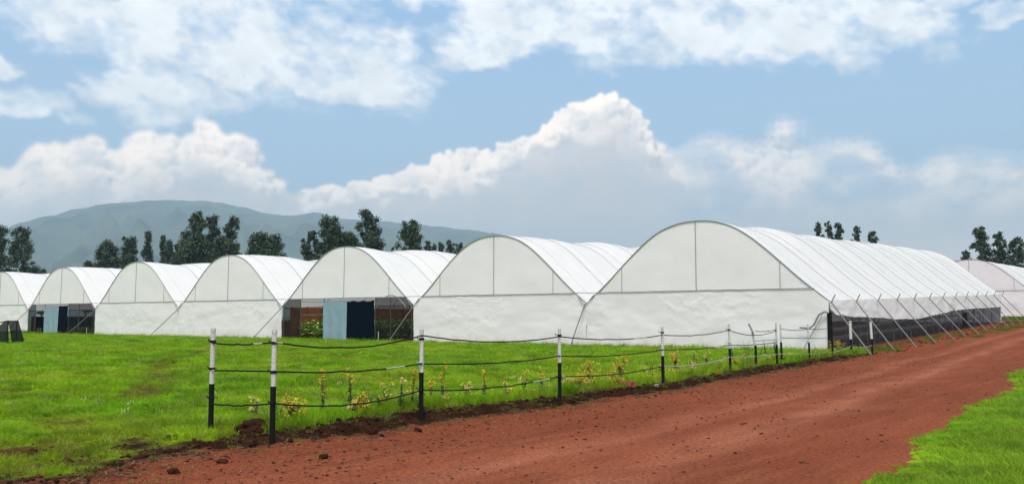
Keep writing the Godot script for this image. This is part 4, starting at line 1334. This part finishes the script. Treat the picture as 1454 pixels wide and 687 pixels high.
var n_sheet := FastNoiseLite.new()
var n_warp := FastNoiseLite.new()
func sky_noises() -> void:
	for n in [n_fine, n_sheet, n_warp]:
		n.noise_type = FastNoiseLite.TYPE_SIMPLEX_SMOOTH
		n.fractal_type = FastNoiseLite.FRACTAL_FBM
	n_billow.noise_type = FastNoiseLite.TYPE_CELLULAR
	n_billow.cellular_return_type = FastNoiseLite.RETURN_DISTANCE
	n_billow.cellular_jitter = 0.9
	n_billow.fractal_type = FastNoiseLite.FRACTAL_FBM
	n_billow.fractal_octaves = 4
	n_billow.fractal_gain = 0.55
	n_billow.frequency = 0.42
	n_billow.seed = 12
	n_fine.frequency = 0.35
	n_fine.fractal_octaves = 5
	n_fine.seed = 5
	n_sheet.frequency = 0.16
	n_sheet.fractal_octaves = 6
	n_sheet.fractal_gain = 0.55
	n_sheet.seed = 31
	n_warp.frequency = 0.25
	n_warp.fractal_octaves = 5
	n_warp.fractal_gain = 0.6
	n_warp.seed = 77
func table_at(t: Array, a: float) -> float:
	if a <= t[0] or a >= t[t.size() - 2]: return -99.0
	var i := 0
	while t[i + 2] < a: i += 2
	var k: float = (a - t[i]) / (t[i + 2] - t[i])
	return lerpf(t[i + 1], t[i + 3], k * k * (3.0 - 2.0 * k))
func cloud_tops(a: float) -> float:
	var inside := maxf(table_at(TOPS, a), table_at(TOPS_LEFT, a))
	var wide := 9.6 + 3.0 * n_fine.get_noise_2d(cos(deg_to_rad(a)) * 14.0, sin(deg_to_rad(a)) * 14.0)
	return lerpf(maxf(inside, -5.0), wide, smoothstep(31.0, 36.0, absf(a)))
func sky_color(a: float, e: float, detail: bool) -> Color:
	# clear air
	var blue := Color(0.295, 0.495, 0.78)
	var pale := Color(0.435, 0.605, 0.795)
	var haze := Color(0.50, 0.59, 0.675)
	var c := pale.lerp(blue, smoothstep(6.0, 24.0, e) * 0.95).lerp(Color(0.20, 0.38, 0.66), smoothstep(24.0, 80.0, e))
	c = c.lerp(haze, 1.0 - smoothstep(1.0, 9.5, e))
	c = c.lerp(Color(1.20, 1.04, 0.92), 1.0 - smoothstep(2.0, 8.0, e))
	# high sheets
	var wx := n_warp.get_noise_2d(a * 0.7, e * 1.3) * 2.2
	var wy := n_warp.get_noise_2d(a * 0.7 + 50.0, e * 1.3) * 1.0
	var cover := -1.0
	var out := maxf(smoothstep(31.0, 38.0, absf(a)), smoothstep(20.0, 24.0, e))
	if out < 1.0:
		for s in SHEETS:
			var dx: float = a + wx - s[0]
			var dy: float = e + wy - s[1] - dx * s[4]
			var q: float = 1.0 - (dx * dx / (s[2] * s[2]) + dy * dy / (s[3] * s[3]))
			if q > cover: cover = q
	if out > 0.0:
		var r := (90.0 - e) * 0.16
		var ca := deg_to_rad(a)
		cover = lerpf(cover, clampf(0.45 + 1.6 * n_warp.get_noise_2d(sin(ca) * r + 9.0, cos(ca) * r), 0.0, 1.0) * smoothstep(11.0, 15.0, e), out)
	if cover > -0.9:
		var r2 := 1.0
		var nx := a
		var ny := e * 1.5 + a * 0.22
		if out >= 1.0:
			nx = sin(deg_to_rad(a)) * (90.0 - e)
			ny = cos(deg_to_rad(a)) * (90.0 - e)
		var n := n_sheet.get_noise_2d(nx + wx * 0.6, ny + wy)
		var n2 := n_fine.get_noise_2d(nx * 2.0 + 20.0, ny * 2.0)
		var d := clampf(smoothstep(-0.7, 0.8, cover) * 1.3 * r2 + n * 0.9 + n2 * 0.34 - 0.36, 0.0, 1.0)
		d = pow(d, 1.35) * 0.96
		var tone := 1.0 + 0.16 * n_sheet.get_noise_2d(nx * 1.7 + 40.0, ny * 1.7)
		c = c.lerp(Color(tone * 0.965, tone * 0.985, tone * 1.01), d)
	if not detail and e < 17.0:
		var top := cloud_tops(a + wx * 0.10)
		var far := smoothstep(9.0, 15.0, a) * (1.0 - smoothstep(60.0, 70.0, a))
		if e < top + 1.6:
			var b := 0.0
			var lit := 0.0
			var fx := a * 1.0
			b = -n_billow.get_noise_2d(fx + wx * 0.25, e * 1.15 + wy * 0.3)
			var b2 := -n_billow.get_noise_2d(fx + wx * 0.25 - 0.20, e * 1.15 + wy * 0.3 + 0.26)
			lit = b - b2
			var f := n_fine.get_noise_2d(a * 1.5, e * 1.9)
			var t := (top - e) + (b - 0.35) * 1.15 + f * 0.35
			var soft := lerpf(0.22, 1.3, far)
			soft = lerpf(soft, 0.9, smoothstep(-10.0, -13.0, a) * 0.35)
			var d := smoothstep(-soft * 0.5, soft, t)
			var depth := clampf(t / 2.4, 0.0, 1.0)
			var k := exp(-maxf(t, 0.0) * 0.75)
			var sunny := clampf(k * 0.80 + lit * 1.5 * (1.0 - depth * 0.7) + f * 0.25 + 0.08, 0.0, 1.0)
			sunny *= lerpf(1.0, 0.72, far)
			var shade := Color(0.70, 0.685, 0.71)
			var bright := Color(1.40, 1.23, 1.10)
			var cc := shade.lerp(bright, sunny)
			cc = cc.lerp(Color(1.06, 0.95, 0.88), (1.0 - smoothstep(3.0, 8.5, e)) * 0.75)
			c = c.lerp(cc, d * lerpf(0.97, 0.78, far) * smoothstep(0.0, 5.0, e))
	return c
func paint_heaps(img: Image, x0: int, x1: int, y0: int, y1: int, ppd: float) -> void:
	var w := x1 - x0
	var h := y1 - y0
	var hgt := PackedFloat32Array()
	hgt.resize(w * h)
	hgt.fill(-9.0)
	var rng := RandomNumberGenerator.new()
	rng.seed = 4
	var a := -38.0
	while a < 38.0:
		var top := cloud_tops(a)
		if top > 5.0:
			for k in 8:
				var r := rng.randf_range(0.16, 0.42) * (1.0 + 0.34 * k)
				if k == 1: r = rng.randf_range(0.45, 0.95)
				var pa := a + rng.randf_range(-0.3, 0.3)
				var pe := cloud_tops(pa) - r * 0.95 - k * rng.randf_range(0.28, 0.75)
				var zc := k * 0.32 + rng.randf_range(-0.25, 0.25)
				if pe < 3.0: continue
				var cx := (pa - (-36.0)) * ppd
				var cy := (24.0 - pe) * ppd
				var rp := r * ppd
				for y in range(maxi(0, int(cy - rp)), mini(h, int(cy + rp) + 2)):
					for x in range(maxi(0, int(cx - rp)), mini(w, int(cx + rp) + 2)):
						var dx := (x - cx) / rp
						var dy := (y - cy) / rp
						var q := 1.0 - dx * dx - dy * dy
						if q > 0.0:
							var z := zc + r * sqrt(q) * 0.9
							if z > hgt[y * w + x]: hgt[y * w + x] = z
		a += 0.21
	for k in 22:
		var r := rng.randf_range(0.2, 0.5)
		var cx := (17.6 + rng.randfn() * 0.55 + 36.0) * ppd
		var cy := (24.0 - (11.35 + rng.randfn() * 0.22)) * ppd
		var rp := r * ppd
		for y in range(int(cy - rp), int(cy + rp) + 2):
			for x in range(int(cx - rp), int(cx + rp) + 2):
				var q := 1.0 - ((x - cx) * (x - cx) + (y - cy) * (y - cy)) / (rp * rp)
				if q > 0.0: hgt[y * w + x] = maxf(hgt[y * w + x], r * sqrt(q))
	# the outlines are broken up by looking the heap up through a small warp
	var field := PackedFloat32Array()
	field.resize(w * h)
	for y in h:
		for x in w:
			var fa := x / ppd
			var fe := y / ppd
			var b := n_billow.get_noise_2d(fa * 1.5, fe * 1.7)
			var ox := int(n_fine.get_noise_2d(fa * 3.0, fe * 3.0) * 0.55 * ppd)
			var oy := int(n_fine.get_noise_2d(fa * 3.0 + 70.0, fe * 3.0) * 0.5 * ppd)
			var e := 24.0 - (y + 0.5) / ppd
			var v := hgt[clampi(y + oy, 0, h - 1) * w + clampi(x + ox, 0, w - 1)]
			if v < -5.0 and e < cloud_tops(fa - 36.0) - 2.0: v = 2.2
			field[y * w + x] = v - b * 0.22 if v > -5.0 else v
	var lx := int(ceil(0.16 * ppd))
	var ly := int(ceil(0.20 * ppd))
	var soft1 := int(ceil(0.45 * ppd))
	for y in h:
		var e := 24.0 - (y + 0.5) / ppd
		for x in w:
			var az := (x + 0.5) / ppd - 36.0
			var far := smoothstep(8.8, 13.0, az)
			var left := smoothstep(-13.0, -15.0, az)
			# cover: share of the heap round this point
			var cov := 0.0
			var reach := 1 + int((0.06 + 0.42 * far + 0.10 * left) * ppd)
			for k in 9:
				var sx := clampi(x + (k % 3 - 1) * reach, 0, w - 1)
				var sy := clampi(y + (k / 3 - 1) * reach, 0, h - 1)
				if field[sy * w + sx] > -5.0: cov += 1.0 / 9.0
			if cov <= 0.0: continue
			var v := field[y * w + x]
			var here := v if v > -5.0 else 0.0
			var va := field[clampi(y - ly, 0, h - 1) * w + clampi(x - lx, 0, w - 1)]
			var vb := field[clampi(y - 3 * ly, 0, h - 1) * w + clampi(x - 2 * lx, 0, w - 1)]
			var slope := (here - va) if va > -5.0 else 0.5
			var wide_slope := (here - vb) if vb > -5.0 else 0.75
			var depth := maxf(0.0, cloud_tops(az) - e)
			var f := n_fine.get_noise_2d(az * 0.8, e * 1.1)
			var sunny := clampf(0.46 + slope * 1.15 + wide_slope * 0.45, 0.0, 1.3) * exp(-depth * (0.24 + 0.12 * f)) * (0.9 + 0.5 * f)
			sunny = clampf(sunny * 1.12, 0.0, 1.0) * lerpf(1.0, 0.78, far)
			# a nearer, shaded bank stands before the sunlit tops
			var fr := table_at(FRONT, az + 0.8 * n_fine.get_noise_2d(az * 2.0, e * 2.0))
			sunny *= 1.0 - 0.75 * smoothstep(-0.25, 0.45, fr - e + 0.9 * n_fine.get_noise_2d(az * 1.7 + 9.0, e * 2.2) - 0.25 * (here - 1.0))
			# the tower's right side is turned away from the sun
			sunny *= 1.0 - 0.45 * smoothstep(2.5, 6.5, az - (e - 8.0) * 0.25) * (1.0 - far) * smoothstep(0.2, 1.6, depth)
			var haze := Color(0.50, 0.59, 0.675)
			var shade := Color(0.74, 0.70, 0.715)
			var cc := shade.lerp(Color(1.48, 1.28, 1.12), sunny)
			cc = cc.lerp(Color(1.06, 0.95, 0.88), (1.0 - smoothstep(3.0, 8.5, e)) * 0.75)
			var under := img.get_pixel(x + x0, y + y0)
			var d := smoothstep(0.05, 0.95, cov) * lerpf(0.97, 0.80, far) * (0.9 + 0.3 * minf(f, 0.3))
			d *= lerpf(1.0, smoothstep(2.5, 7.0, e), 0.75)
			d *= lerpf(1.0, clampf(0.80 + 1.3 * n_fine.get_noise_2d(az * 0.45 + 31.0, e * 0.9), 0.35, 1.0), far)
			img.set_pixel(x + x0, y + y0, under.lerp(cc, clampf(d, 0.0, 1.0)))
func make_sky() -> Sky:
	sky_noises()
	var w := 4096
	var h := 2048
	var lo := Image.create(1024, 512, false, Image.FORMAT_RGBF)
	for y in 512:
		var e := 90.0 - (y + 0.5) / 512.0 * 180.0
		for x in 1024:
			if e < -1.0:
				lo.set_pixel(x, y, Color(0.2, 0.17, 0.12))
			elif e > 60.0 and x % 4 != 0:
				lo.set_pixel(x, y, lo.get_pixel(x - x % 4, y))
			else:
				lo.set_pixel(x, y, sky_color(wrapf((x + 0.5) / 1024.0 * 360.0 - HEAD, -180.0, 180.0), maxf(e, 0.0), false))
	lo.resize(w, h, Image.INTERPOLATE_CUBIC)
	var x0 := int((HEAD - 36.0 + 360.0) / 360.0 * w)
	var x1 := int((HEAD + 36.0 + 360.0) / 360.0 * w)
	var y0 := int((90.0 - 24.0) / 180.0 * h)
	var y1 := int(90.5 / 180.0 * h)
	for y in range(y0, y1):
		var e := 90.0 - (y + 0.5) / h * 180.0
		for x in range(x0, x1):
			lo.set_pixel(x, y, sky_color((x + 0.5) / w * 360.0 - 360.0 - HEAD, maxf(e, 0.0), true))
	paint_heaps(lo, x0, x1, y0, y1, w / 360.0)
	# run the finely drawn part into the rest of the sky
	for y in range(y0, y1):
		var e := 90.0 - (y + 0.5) / h * 180.0
		for x in range(x0, x1):
			var az := (x + 0.5) / w * 360.0 - 360.0 - HEAD
			if absf(az) > 31.0:
				lo.set_pixel(x, y, lo.get_pixel(x, y).lerp(sky_color(az, maxf(e, 0.0), false), smoothstep(31.0, 35.6, absf(az))))
	var m := PanoramaSkyMaterial.new()
	m.panorama = ImageTexture.create_from_image(lo)
	var s := Sky.new()
	s.sky_material = m
	return s
